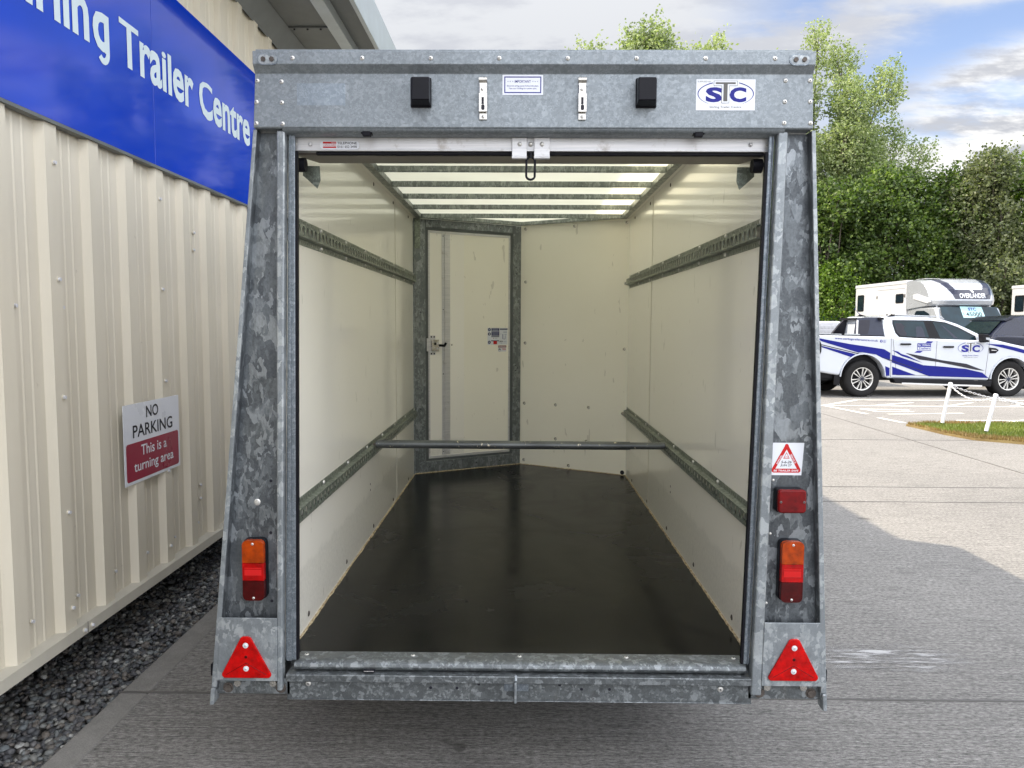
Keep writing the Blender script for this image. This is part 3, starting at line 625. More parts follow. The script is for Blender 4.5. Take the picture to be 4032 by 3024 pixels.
# buffers, catches, stops
for a in (-.303, .3665):
    s_ = 1 if a > 0 else -1
    q = MB(); q.box(a-.031, a+.031, 2.300, 2.309, 2.163, 2.249, BLACK); P(q, 'buffer_base', bevel=.003)
    P(MB().hexa([(a-.026+.004*-s_, 2.255, 2.172), (a+.026-.004*s_, 2.255, 2.172), (a+.029, 2.3, 2.166), (a-.029, 2.3, 2.166), (a-.026-.004*s_, 2.258, 2.238), (a+.026-.004*s_, 2.258, 2.238), (a+.029, 2.3, 2.247), (a-.029, 2.3, 2.247)], BLKPL), 'rubber_buffer', bevel=.003, seg=3)
for a in (-.118, .177):
    q = MB(); q.box(a-.0115, a+.0115, 2.303, 2.3085, 2.128, 2.252, STEEL); q.box(a-.0125, a+.0125, 2.292, 2.299, 2.148, 2.202, STEEL); q.box(a-.0105, a+.0105, 2.297, 2.304, 2.198, 2.228, STEEL)
    q.tube([(a-.012, 2.302, 2.243), (a+.012, 2.302, 2.243)], .008, STEEL, 10); c = P(q, 'door_catch', bevel=.0012)
    P(MB().box(a-.004, a+.003, 2.2908, 2.2925, 2.170, 2.190, INKK).prism(rrect(a-.005, a+.005, 2.153, 2.169, .004), .0006, INKK, **rear(2.292)), 'catch_slot', c)
    rivet_set('catch_screw', c, [(a-.002, 2.297, 2.214), (a, 2.303, 2.136)], -Y, .005, .003)
for a in (-.470, .529): P(MB().box(a-.012, a+.012, 2.315, 2.335, 2.083, 2.099, BLACK).box(a-.017, a+.017, 2.318, 2.345, 2.090, 2.097, BLACK), 'door_stop', bevel=.002)
# ---- stickers on the header
def sticker(x0, x1, z0, z1, y, mat=WHITE, r=.001, name='sticker', parent=None): return P(MB().prism(rrect(x0, x1, z0, z1, r), .0006, mat, **rear(y)), name, parent)
HY = 2.309
im = sticker(-.0605, .0605, 2.2015, 2.2595, HY)
b = MB(); e = .0085
for (xa, xb, za, zb) in ((-.055, .055, 2.2515, 2.2545), (-.055, .055, 2.2065, 2.2095), (-.055, -.052, 2.2095, 2.2515), (.052, .055, 2.2095, 2.2515)): b.box(xa, xb, HY-.0009, HY-.0006, za, zb, INKB)
b.text('IMPORTANT', INKB, (-.024, HY, 2.2365), X, Z, W=.048, H=.0075, bold=.012, d=.0008)
b.text('* * *', INKB, (-.046, HY, 2.2385), X, Z, W=.018, H=.0035, d=.0008); b.text('* * *', INKB, (.028, HY, 2.2385), X, Z, W=.018, H=.0035, d=.0008)
b.text('Electrical wiring passes behind this plate.', INKB, (-.047, HY, 2.2240), X, Z, W=.094, H=.0058, bold=.01, d=.0008); b.text('Take care if drilling for number plate.', INKB, (-.042, HY, 2.2165), X, Z, W=.084, H=.0058, bold=.01, d=.0008)
P(b, 'lettering', im)
def stc_logo(b, o, u, v, W, d=.0008, st=.0003, tw=True):
    """oval S T C mark; o = lower-left of a box W wide, .53W high"""
    o = Vector(o); k = W/1.0; H = .53
    u = Vector(u); v = Vector(v); w_ = u.cross(v).normalized()
    def pl(poly, mat, dd): b.prism([(x*k, y*k) for x, y in poly], dd, mat, o=o, u=u, v=v, d0=dd-.00005)
    cx_, cy_, ra, rb = .5, .265, .47, .205
    for a0, a1 in ((-52, 62), (118, 232)):
        for i in range(16):
            t0, t1 = R(a0+(a1-a0)*i/16), R(a0+(a1-a0)*(i+1)/16)
            def wd(t):
                f = abs(math.degrees(t)-(a0 if a0 < 0 else a1))/114; return .004+.012*min(1, f*2.2)
            pl([(cx_+(ra+wd(t0)/2)*math.cos(t0), cy_+(rb+wd(t0)/2)*math.sin(t0)), (cx_+(ra+wd(t1)/2)*math.cos(t1), cy_+(rb+wd(t1)/2)*math.sin(t1)), (cx_+(ra-wd(t1)/2)*math.cos(t1), cy_+(rb-wd(t1)/2)*math.sin(t1)), (cx_+(ra-wd(t0)/2)*math.cos(t0), cy_+(rb-wd(t0)/2)*math.sin(t0))], INKB, d)
    b.text('S', INKB, o+(u*.16+v*.125)*k, u, v, W=.285*k, H=.25*k, bold=.045, d=d); b.text('C', INKB, o+(u*.565+v*.125)*k, u, v, W=.285*k, H=.25*k, bold=.045, d=d)
    def tee(e): return [(.435-e, .115-e), (.555+e, .115-e), (.555+e, .40-e), (.69+e, .40-e), (.69+e, .475+e), (.30-e, .475+e), (.30-e, .40-e), (.435-e, .40-e)]
    pl(tee(.006), INKK, d+st); pl(tee(0), WHITE, d+2*st)
    pl([(.46, .14), (.53, .14), (.53, .425), (.665, .425), (.665, .455), (.325, .455), (.325, .425), (.46, .425)], INKG, d+3*st)
st = sticker(.5155, .6905, 2.1575, 2.2475, HY); b = MB(); stc_logo(b, (.5155, HY, 2.159), X, Z, .175)
b.text('SUPPLIED BY', INKG, (.519, HY, 2.2385), X, Z, W=.040, H=.0045, d=.0008); b.text('Stirling Trailer Centre', INKG, (.556, HY, 2.1625), X, Z, W=.094, H=.008, bold=.008, d=.0008); P(b, 'lettering', st)
P(MB().box(-.675, -.53, HY-.0004, HY, 2.170, 2.234, galv('galvanised_clean_patch', (.19, .225, .26), (.245, .28, .315), (.30, .345, .385), 120, .45, .45)), 'old_sticker_mark')
# ---- roller shutter end bar
bar = P(MB().box(-.7075, .755, 2.372, 2.40, 2.0505, 2.0945, ALU).box(-.7075, .755, 2.376, 2.40, 2.0965, 2.109, ALU).box(-.70, .75, 2.381, 2.40, 2.0940, 2.097, INKK).box(-.7075, .755, 2.368, 2.3725, 2.0505, 2.0545, ALU).box(-.7075, .755, 2.368, 2.3725, 2.0905, 2.0945, ALU), 'shutter_bottom_rail', bevel=.0012)
P(MB().box(-.64, .745, 2.378, 2.398, 2.0405, 2.0505, BLACK), 'shutter_seal', bar, bevel=.003)
for a, b_ in ((-.032, .0135), (.036, .084)): P(MB().box(a, b_, 2.362, 2.3678, 2.032, 2.090, ALU).tube([(a, 2.362, 2.030), (b_, 2.362, 2.030)], .0055, ALU, 10), 'handle_bracket', bar, bevel=.0015)
rivet_set('bracket_bolt', bar, [(-.008, 2.362, 2.07), (.060, 2.362, 2.07), (.0255, 2.368, 2.072)], -Y, .007, .005, pin=False); rivet_set('end_screw', bar, [(-.655, 2.368, 2.070), (.70, 2.368, 2.072)], -Y, .006, .004, mat=ALU, pin=False)
rivet_set('end_rivet', bar, [(-.700, 2.372, 2.098), (-.700, 2.372, 2.072), (.749, 2.372, 2.096), (.749, 2.372, 2.070)], -Y, .005, .002)
lp = [(.0255+.0135*math.cos(t)*1.0, 2.362+.004*math.sin(t), 1.997+(.021 if math.sin(t) > 0 else -.021)+.0135*math.sin(t)) for t in [i*math.pi/8+.001 for i in range(16)]]
P(MB().tube(lp, .0036, BLKPL, 8, True).tube([(.0255, 2.362, 2.028), (.0255, 2.362, 2.045)], .005, BLKPL), 'pull_loop', bar)
vs_ = sticker(-.6235, -.502, 2.0545, 2.0795, 2.368, r=.011, name='sticker', parent=bar); b = MB()
b.prism([(-.6145, 2.0585), (-.5735, 2.0585), (-.5735, 2.0775), (-.6145, 2.0775)], .0007, INKR, **rear(2.368)); b.prism([(-.6145, 2.063), (-.5735, 2.063), (-.5735, 2.0715), (-.6145, 2.0715)], .0008, WHITE, **rear(2.368))
b.text('VANGUARD', INKR, (-.614, 2.368, 2.064), X, Z, W=.040, H=.0065, d=.0009); b.text('doors', WHITE, (-.588, 2.368, 2.0725), X, Z, W=.013, H=.004, d=.0009)
b.text('TELEPHONE', INKK, (-.570, 2.368, 2.0695), X, Z, W=.060, H=.0075, bold=.01, d=.0009); b.text('0161 652 3498', INKK, (-.570, 2.368, 2.0585), X, Z, W=.060, H=.0075, bold=.01, d=.0009); P(b, 'lettering', vs_)
# coil housing behind the header
P(MB().hexa([(-.72, 2.402, 2.045), (.765, 2.402, 2.045), (.765, 2.72, 2.085), (-.72, 2.72, 2.085), (-.72, 2.402, 2.09), (.765, 2.402, 2.09), (.765, 2.72, 2.26), (-.72, 2.72, 2.26)], DARKIN), 'shutter_housing', bevel=.004)
for s_ in (-1, 1):
    a = -.715 if s_ < 0 else .752
    P(MB().prism([(a, 2.03), (a-s_*.055, 2.03), (a-s_*.057, 1.985), (a-s_*.047, 1.958), (a, 2.00)], .003, G_RAIL, **rear(2.50)), 'guide_plate'); P(MB().cyl((a-s_*.002, 2.42, 2.018), (a-s_*.032, 2.42, 2.018), .022, BLACK, 14), 'guide_roller')
# ---- rear columns (outer edge flares towards the bottom)
def col(side):
    R_ = side > 0
    def xo(z): return lin(z, 2.10, .865, .588, .946) if R_ else lin(z, 2.10, -.801, .57, -.949)     # recess outer edge
    def xf(z): return lin(z, 2.105, .796, .588, .774) if R_ else lin(z, 2.10, -.743, .584, -.772)   # recess inner edge
    def xg(z): return lin(z, 2.105, .766, .588, .741) if R_ else lin(z, 2.10, -.716, .585, -.753)   # flange inner edge
    def xt(z): return lin(z, 2.10, .743, .588, .716) if R_ else lin(z, 2.02, -.691, .442, -.716)    # track inner edge
    def strip(fa, fb, y0, y1, z0, z1, mat):
        p = []
        for z in (z0, z1):
            a, b_ = sorted((fa(z), fb(z))); p += [(a, y0, z), (b_, y0, z), (b_, y1, z), (a, y1, z)]
        return MB().hexa(p, mat)
    c = P(strip(xf, xo, 2.355, 2.360, .36, 2.10, G_POST), 'rear_column')
    P(strip(lambda z: xo(z), lambda z: xo(z)+side*.0055, 2.3247, 2.365, .345, 2.102, G_POST), 'column_outer_web', c, bevel=.001)
    P(strip(lambda z: xo(z)+side*.0005, lambda z: xo(z)+side*(.0125 if R_ else .0115)+side*.003*(2.1-z), 2.318, 2.3245, .355, 2.102, G_PLATE), 'column_edge', c, bevel=.002)
    # foot
    P(strip(lambda z: xo(z)+side*.003, lambda z: xo(z)+side*.0165, 2.312, 2.36, .300, .3545, G_PLATE), 'column_foot', c, bevel=.003)
    # rounded inner flange
    P(strip(xg, xf, 2.318, 2.3545, .345, 2.10, G_PLATE), 'column_flange', c, bevel=.006, seg=3)
    tr = P(strip(lambda z: xt(z)+side*.004, lambda z: xg(z)-side*.002, 2.343, 2.356, .437, 2.095, G_TRACK), 'door_track', c, bevel=.003)
    P(strip(lambda z: xt(z)+side*.016, lambda z: xg(z)-side*.0085, 2.337, 2.343, .437, 2.095, G_TRACK), 'track_lip', c, bevel=.001)
    P(strip(lambda z: xt(z)-side*.003, lambda z: xt(z)+side*.0035, 2.346, 2.362, .437, 2.045, BLACK), 'track_seal', c)
    # lower pale plate and bracket under it
    pl = strip(lambda z: xf(z)-side*.002, lambda z: xo(z)+side*.001, 2.316, 2.3215, .379, .586, G_PLATE)
    P(pl, 'reflector_plate', c, bevel=.0015)
    a, b_ = sorted((xf(.35)-side*.036, xo(.33)+side*.002)); br = P(MB().box(a, b_, 2.338, 2.344, .327, .378, G_SILL), 'lower_bracket', c)
    for q in (.035, b_-a-.028): P(MB().cyl((a+q, 2.338, .347), (a+q, 2.331, .347), .0125, BOLT, 6).cyl((a+q, 2.3385, .347), (a+q, 2.3365, .347), .017, BOLT, 14), 'bracket_bolt', br)
    # warning triangle
    cx_ = -.8695 if not R_ else .866; zb = .391 if not R_ else .399
    tri = [(-.0715, 0), (.0715, 0), (.0785, .007), (.0785, .014), (.016, .133), (.008, .1365), (-.008, .1365), (-.016, .133), (-.0785, .014), (-.0785, .007)]
    t_ = P(MB().prism([(cx_+x, zb+z) for x, z in tri], .0065, L_BRED, **rear(2.316)), 'warning_triangle', c, bevel=.0025, seg=3)
    g = MB()
    for pts in ([(0, .05), (-.064, .012)], [(0, .05), (.064, .012)]):
        (xa, za), (xb, zb_) = pts; g.tube([(cx_+xa, 2.3095, zb+za), (cx_+xb, 2.3095, zb+zb_)], .0009, L_DRED, 5)
    g.dome((cx_, 2.3096, zb+.070), -Y, .0052, .0008, L_DRED); P(g, 'triangle_seam', t_)
    mb = MB().cyl((0, 0, 0), (0, -.0012, 0), .0088, POSTW, 16).dome((0, -.001, 0), -Y, .006, .003, POSTW, 12).cyl((0, -.004, 0), (0, -.0045, 0), .0015, INKG, 8)
    o = mb.build('triangle_rivet', t_); o.location = (cx_, 2.3095, zb+.108); dup(o, (cx_, 2.3095, zb+.032))
    # tail lamp
    lx, l0, l1 = (-.8425, .642, .838) if not R_ else (.8535, .651, .848)
    out = rrect(lx-.0365, lx+.0365, l0, l1, .016, 4)
    mid = MB().prism(out, .020, BLKPL, **rear(2.3545), d0=-.004); tl = P(mid, 'tail_lamp', c, bevel=.002)
    zz = [l0, l0+(l1-l0)*.335, l0+(l1-l0)*.625, l1]; mats = (L_DRED, L_RED, L_AMB); nm = ('red_tail_lens', 'red_brake_lens', 'amber_indicator_lens')
    for i in range(3):
        za, zb_ = zz[i]+.0006, zz[i+1]-.0006
        pr = [(x, z) for x, z in rrect(lx-.034, lx+.034, l0+.001, l1-.001, .016, 5)]
        sel = [(x, min(max(z, za), zb_)) for x, z in pr]; cl2 = []
        for q in sel:
            if not cl2 or (abs(q[0]-cl2[-1][0])+abs(q[1]-cl2[-1][1])) > 1e-5: cl2.append(q)
        if abs(cl2[0][0]-cl2[-1][0])+abs(cl2[0][1]-cl2[-1][1]) < 1e-5: cl2.pop()
        # keep the segment shape only
        P(MB().prism(cl2, .040, mats[i], **rear(2.3545), d0=.0205), nm[i], tl, bevel=.004, seg=3)
    P(MB().box(lx-.027, lx+.027, 2.3140, 2.3150, l0+.083, l0+.102, INKR).box(lx-.027, lx+.027, 2.3138, 2.3150, l0+.105, l0+.108, INKR), 'lens_reflector', tl)
    rivet_set('lens_screw', tl, [(lx, 2.3148, l1-.012), (lx, 2.3148, l0+.010)], -Y, .0042, .002)
    # side marker buffer
    mx_ = .9775 if R_ else -.9885
    P(MB().box(mx_-.006, mx_+.006, 2.335, 2.40, .385, .425, BLKPL), 'side_buffer', c, bevel=.003)
    return c, xo
CL, xoL = col(-1); CR, xoR = col(1)
rivet_set('column_rivet', CR, [(.797, 2.355, 1.034), (.793, 2.355, .862), (.788, 2.355, .636)], -Y, .0045, .004, pin=False)
rivet_set('column_rivet', CL, [(-.838, 2.355, .951)], -Y, .011, .002, pin=False); rivet_set('column_hole', CL, [(-.797, 2.355, .852), (-.798, 2.355, .628), (-.793, 2.355, 1.02)], -Y, .005, .0006, mat=INKK, pin=False)
for nm, x, z in (('bright_bolt', .79, .37), ('bright_bolt', .905, .37), ('bright_bolt', -.905, .366), ('bright_bolt', -.79, .366)): P(MB().cyl((x, 2.336, z), (x, 2.325, z), .011, STEEL, 12), nm)
# fog lamp
fl = P(MB().prism(rrect(.799, .886, .9365, 1.013, .010), .026, BLKPL, **rear(2.3545), d0=-.004), 'fog_lamp', CR, bevel=.003)
P(MB().prism(rrect(.8005, .8875, .9385, 1.0125, .011), .046, L_FOG, **rear(2.3545), d0=.0265), 'fog_lamp_lens', fl, bevel=.006, seg=3); rivet_set('lens_screw', fl, [(.808, 2.3088, .974), (.880, 2.3088, .974)], -Y, .004, .0015, mat=INKG)
# annual service sticker (on the column web, behind the front edge)
SYK = 2.3545
sx0, sz0, q = .7875, 1.0500, .1030
sk = P(MB().prism([(sx0-.002, sz0), (sx0+q-.006, sz0), (sx0+q, sz0+q), (sx0+.003, sz0+q)], .0006, WHITE, **rear(SYK)), 'sticker', CR)
b = MB(); c0x, c0z = sx0+.0485, sz0
def T2(x, y_): return (c0x+x*q*.45, sz0+.008+y_*q*.87)
def rt3(e, mat, d):
    pts = []
    for (x, y_), (ox, oy) in (((0, 1.0), (0, 1)), ((-1, 0), (-1, 0)), ((1, 0), (1, 0))): pts.append((x, y_))
    tri = [(-.10+e*.02, .97-e), (.10-e*.02, .97-e), (.98-e*1.0, .10+e*.1), (.90-e*1.3, 0+e*.55), (-.90+e*1.3, 0+e*.55), (-.98+e*1.0, .10+e*.1)]
    b.prism([T2(x, y_) for x, y_ in tri], d, mat, **rear(SYK))
b.prism([T2(x, y_) for x, y_ in [(-.1, 1.0), (-.04, 1.02), (.04, 1.02), (.1, 1.0), (.15, .93), (.97, .13), (.97, .05), (.88, 0), (-.88, 0), (-.97, .05), (-.97, .13), (-.15, .93)]], .0008, INKR, **rear(SYK))
b.prism([T2(x, y_) for x, y_ in [(0, .82), (.72, .145), (-.72, .145)]], .0010, WHITE, **rear(SYK))
b.prism([T2(x, y_) for x, y_ in [(0, .73), (.22, .50), (-.22, .50)]], .0011, INKR, **rear(SYK)); b.prism([T2(x, y_) for x, y_ in [(0, .69), (.16, .52), (-.16, .52)]], .0012, WHITE, **rear(SYK)); 
b.text('NTTA', INKR, (*T2(-.13, .52)[:1], SYK, T2(0, .52)[1]), X, Z, W=.012, H=.0055, d=.0013)
b.text('5-6-26', INKK, (T2(-.36, 0)[0], SYK, T2(0, .33)[1]), X, Z, W=.033, H=.0087, bold=.02, d=.0012, shear=.2); b.text('JUN 27', INKK, (T2(-.40, 0)[0], SYK, T2(0, .205)[1]), X, Z, W=.036, H=.0087, bold=.02, d=.0012, shear=.1)
b.text('BE TRAILER SAFE', WHITE, (T2(-.84, 0)[0], SYK, T2(0, .04)[1]), X, Z, W=.078, H=.006, bold=.02, d=.0010, shear=.15)
for tx, xc, d_ in (('ANNUAL', -.47, Vector((.77*.45, 0, .738*.87))), ('SERVICE', .47, Vector((.77*.45, 0, -.738*.87)))):
    u_ = d_.normalized(); v_2 = Vector((-u_.z, 0, u_.x)); c_ = T2(xc, .48); b.text(tx, WHITE, Vector((c_[0], SYK, c_[1]))-u_*.018-v_2*.0033, u_, v_2, W=.033, H=.0059, bold=.02, d=.0010)
P(b, 'lettering', sk)
# ---- sill
sl_ = MB(); sp_ = [(2.425, .4315), (2.425, .418), (2.36, .40), (2.352, .402), (2.342, .409), (2.338, .417), (2.341, .426), (2.350, .4325), (2.362, .4345)]
n = len(sp_); vs = [(-.727, a, b_) for a, b_ in sp_]+[(.727, a, b_) for a, b_ in sp_]
sl_.add(vs, [(i, (i+1) % n, (i+1) % n+n, i+n) for i in range(n)]+[tuple(range(n-1, -1, -1)), tuple(range(n, 2*n))], G_SILL); SL = P(sl_, 'door_sill', bevel=.002)
P(MB().box(-.748, .742, 2.322, 2.42, .374, .3985, G_SILL), 'sill_ledge', bevel=.003)
P(MB().box(-.750, .745, 2.338, 2.42, .309, .3735, G_SILL).box(-.750, .745, 2.334, 2.3379, .309, .313, G_SILL), 'rear_chassis_channel', bevel=.002)
rivet_set('sill_screw', SL, [(x, 2.395, .4325) for x in (-.70, -.35, 0.0, .35, .70)], Z, .0075, .003); rivet_set('channel_screw', T, [(-.68, 2.338, .362), (.645, 2.338, .356)], -Y, .009, .003, mat=ZINC)
P(MB().box(-.016, -.008, 2.305, 2.338, .318, .385, G_PLATE).tube([(-.012, 2.318, .385), (-.012, 2.33, .398)], .006, G_PLATE), 'latch_tongue', bevel=.002); P(MB().box(-.048, .030, 2.3355, 2.338, .345, .373, G_TRACK), 'latch_backing')
rivet_set('channel_hole', T, [(x, 2.338, z) for x, z in ((-.04, .359), (-.13, .366), (-.2, .352), (-.285, .352), (.13, .366), (.2, .352), (.29, .352), (.022, .359))], -Y, .005, .0006, mat=INKK, pin=False)
P(MB().box(-.50, -.465, 2.332, 2.345, .4035, .4095, INKK).box(-.499, -.467, 2.331, 2.344, .4065, .4085, ZINC), 'sill_clip')
# chassis, floor, outside
P(MB().prism([(-WI, 2.405), (WI, 2.405), (WI, YB), (0, YA), (-WI, YB)], .0, FLOOR, o=(0, 0, ZF), u=X, v=Y, d0=-.018), 'floor')
def edge(p0, p1, inn):
    mb = MB(); p0 = Vector(p0); p1 = Vector(p1); inn = Vector(inn); n_ = int((p1-p0).length/.02); vs = []
    for i in range(n_+1):
        p = p0.lerp(p1, i/n_); w1 = .0065+random.uniform(-.002, .003); h1 = .004+random.uniform(0, .002)
        vs += [p, p+Z*h1, p+inn*w1*.6+Z*h1, p+inn*w1]
    fs = []
    for i in range(n_): fs += [(4*i+k, 4*i+k+1, 4*i+k+5, 4*i+k+4) for k in range(3)]
    return mb.add(vs, fs, RAW)
for a, b_, c in (((-WI, 2.41, ZF), (-WI, YB, ZF), (1, 0, 0)), ((WI, 2.41, ZF), (WI, YB, ZF), (-1, 0, 0)), ((-WI, YB, ZF), (0, YA, ZF), (.49, -.87, 0)), ((WI, YB, ZF), (0, YA, ZF), (-.49, -.87, 0))): P(edge(a, b_, c), 'floor_edge_strip')
for s_ in (-1, 1):
    nm = 'side_wall'
    a, b_ = sorted((s_*WI, s_*(WI+.018))); side = P(MB().box(a, b_, 2.432, YB+.01, ZF-.02, 2.30, PANEL), nm)
    a, b_ = sorted((s_*(WI-.001), s_*(WI-.0035)))
    P(MB().box(a, b_, 4.447, 4.450, ZF+.01, ZC, FLASH) if s_ > 0 else MB().box(a, b_, 4.60, 4.6015, ZF+.01, ZC, FLASH), 'panel_joint', side)
    rivet_set('wall_screw', side, [(s_*WI, y_, z) for y_, z in ((2.65, .470), (3.25, .469), (3.862, .464), (4.473, .460), (5.09, .457))], (-s_, 0, 0), .0105, .0035, mat=BOLT); rivet_set('wall_hole', side, [(s_*WI, 3.79, .70), (s_*WI, 3.79, .67)], (-s_, 0, 0), .0065, .001, mat=INKK, pin=False)
    rivet_set('upper_screw', side, [(s_*WI, y_, 2.235) for y_ in (3.35, 3.95, 4.55, 5.15)], (-s_, 0, 0), .0105, .0035, mat=BOLT)
    P(MB().box(*sorted((s_*(WI+.019), s_*(WI+.045))), 2.43, YB, .31, ZF+.02, G_PLATE), 'chassis_rail'); P(MB().box(*sorted((s_*(WI+.019), s_*(WI+.04))), 2.43, YB, 2.25, 2.32, G_HEAD), 'roof_rail')
# roof
P(MB().prism([(-.78, 2.47), (.78, 2.47), (.78, YB), (0, YA+.01), (-.78, YB)], .003, ROOF, o=(0, 0, 2.290), u=X, v=Y, d0=0), 'translucent_roof')
for s_ in (-1, 1):
    P(MB().box(*sorted((s_*.703, s_*.742)), 2.73, YB-.002, 2.258, 2.2885, G_ROOF), 'roof_side_angle', bevel=.002); P(MB().box(*sorted((s_*.7425, s_*.764)), 2.73, YB-.002, 2.262, 2.284, PANEL), 'cove_strip')
    a = Vector((s_*.76, YB-.012, 2.262)); b_ = Vector((0, YA-.018, 2.262)); d = (b_-a).normalized(); nn = Vector((-s_*.43, -.765, 0)).normalized()
    P(MB().hexa([a, a+nn*.03, b_+nn*.03, b_, a+Z*.026, a+nn*.03+Z*.026, b_+nn*.03+Z*.026, b_+Z*.026], G_ROOF), 'front_roof_angle', bevel=.002)
for y_ in (2.98, 3.38, 3.775, 4.175, 4.57, 4.98, 5.405-.02): P(MB().box(-.7025, .7025, y_-.032, y_, 2.2605, 2.2875, G_ROOF).box(-.7025, .7025, y_-.033, y_-.0295, 2.2565, 2.2603, G_ROOF), 'roof_bar', bevel=.002)
# nose boards
nR = Vector((-.43, -.765, 0)).normalized(); nL = Vector((.43, -.765, 0)).normalized()
uR = Vector((.765, -.434, 0)).normalized(); uL = Vector((.765, .434, 0)).normalized(); LN = math.hypot(.765, .434)
def bd_(a, b_, z0, z1, d, d0, mat, side='L'):
    o, u = ((-WI, YB, 0), uL) if side == 'L' else ((0, YA, 0), uR)
    return MB().prism([(a, z0), (b_, z0), (b_, z1), (a, z1)], d, mat, o=o, u=u, v=Z, d0=d0)
nb = P(bd_(0, LN, ZF-.02, 2.285, 0, -.018, BULK, 'R'), 'nose_panel')
mb = MB().cyl((0, 0, 0), nR*.0012, .0125, STEEL, 14).dome(nR*.001, nR, .009, .005, STEEL, 12).cyl(nR*.005, nR*.0065, .003, INKK, 8)
o0 = None
for x, y_, z in ((.033, 5.812, 2.259-.02), (.391, 5.61, 2.236), (.745, 5.41, 2.237), (.035, 5.811, 1.838), (.745, 5.41, 1.809), (.034, 5.811, 1.372), (.742, 5.412, 1.342), (.03, 5.813, .906), (.266, 5.681, .909), (.504, 5.547, .905), (.738, 5.413, .876), (.268, 5.679, .649), (.491, 5.554, .651), (.029, 5.814, .463), (.365, 5.625, .454)):
    y_ = YA-(x/.765)*.434
    if o0 is None: o0 = mb.build('nose_rivet', nb)
    else: o0 = dup(o0, (0, 0, 0))
    o0.location = (x, y_, z)
P(MB().cyl((.742, YA-.742*.567, .447), Vector((.742, YA-.742*.567, .447))+nR*.002, .016, INKK, 16), 'vent_hole', nb)
GREYT2 = simple('grey_seal', (.10, .11, .11), .5)
# groom's door in the left nose face
fr = MB()
for a, b_, z0, z1 in ((0, .092, ZF, 2.262), (.812, LN, ZF, 2.262), (.0925, .8115, ZF, .512), (.0925, .8115, 2.205, 2.262)): fr.prism([(a, z0), (b_, z0), (b_, z1), (a, z1)], .0, G_FRAME, o=(-WI, YB, 0), u=uL, v=Z, d0=-.03)
FRM = P(fr, 'door_frame', bevel=.003)
door = P(bd_(.10, .805, .52, 2.2, -.012, -.03, BULK), 'front_door')
tm = MB(); 
for a, b_, z0, z1 in ((.0935, .113, .513, 2.204), (.791, .8105, .513, 2.204), (.1135, .7905, .513, .530), (.1135, .7905, 2.186, 2.204)): tm.prism([(a, z0), (b_, z0), (b_, z1), (a, z1)], -.004, GREYT2, o=(-WI, YB, 0), u=uL, v=Z, d0=-.02)
P(tm, 'door_seal', door); tm = MB()
for a, b_, z0, z1 in ((.114, .128, .531, 2.185), (.777, .790, .531, 2.185), (.1285, .7765, .531, .548), (.1285, .7765, 2.168, 2.185)): tm.prism([(a, z0), (b_, z0), (b_, z1), (a, z1)], -.007, ALU, o=(-WI, YB, 0), u=uL, v=Z, d0=-.02)
P(tm, 'door_trim', door, bevel=.002)
P(MB().prism([(.222, .552), (.287, .552), (.287, 2.165), (.222, 2.165)], -.006, ALU, o=(-WI, YB, 0), u=uL, v=Z, d0=-.012).prism([(.240, .552), (.246, .552), (.246, 2.165), (.240, 2.165)], .002, ALU, o=(-WI, YB, 0), u=uL, v=Z, d0=-.0055), 'door_stiffener', door, bevel=.0015)
lk = MB(); lk.prism([(.133, 1.318), (.190, 1.318), (.190, 1.402), (.133, 1.402)], .012, STEEL, o=(-WI, YB, 0), u=uL, v=Z, d0=-.012).prism([(.095, 1.318), (.112, 1.318), (.112, 1.412), (.095, 1.412)], .010, ALU, o=(-WI, YB, 0), u=uL, v=Z).prism([(.128, 1.290), (.170, 1.290), (.170, 1.432), (.128, 1.432)], -.007, ALU, o=(-WI, YB, 0), u=uL, v=Z, d0=-.012)
LKO = P(lk, 'door_lock', door, bevel=.002)
hd = MB(); hl = lambda u_, z, d: Vector((-WI, YB, 0))+uL*u_+Z*z+nL*d
hd.tube([hl(.19, 1.360, .008), hl(.205, 1.360, .012), hl(.228, 1.358, .014)], .009, BLKPL, 8).tube([hl(.228, 1.352, .014), hl(.245, 1.378, .014)], .009, BLKPL, 8).dome(hl(.16, 1.372, .012), nL, .010, .006, BLKPL)
P(hd, 'lock_lever', LKO)
for u_, z in ((.178, 1.375), (.178, 1.338), (.145, 1.385)): P(MB().dome(hl(u_, z, .012), nL, .007, .004, ALU), 'lock_screw', LKO)
for u_, z in ((.138, 1.422), (.16, 1.422), (.138, 1.30), (.16, 1.30)): P(MB().dome(hl(u_, z, -.007), nL, .006, .002, INKK), 'lock_screw', LKO)
for z in (2.15, 1.62, 1.15, .575): P(MB().dome(hl(.232, z, -.006), nL, .004, .002, INKK), 'stiffener_rivet', door)
P(MB().dome(hl(.302, 1.363, -.012), nL, .007, .004, STEEL), 'door_screw', door)
for u_, z in ((.835, 1.95), (.85, 1.93), (.838, 1.90), (.835, 1.2), (.85, 1.18), (.835, 1.16), (.12, 2.235), (.30, 2.235), (.5, 2.235), (.7, 2.235), (.12, .47), (.3, .47), (.5, .47), (.7, .47), (.82, .55), (.05, 1.6), (.05, .9)): P(MB().dome(hl(u_, z, 0), nL, .0045, .0008, INKK), 'frame_hole', FRM)
P(bd_(.006, .05, 2.05, 2.262, .006, .001, G_RAIL), 'corner_bracket', FRM, bevel=.002)
P(MB().box(-WI+.0005, -WI+.006, YB-.03, YB-.001, ZF+.005, 2.24, G_FRAME), 'corner_post', FRM)
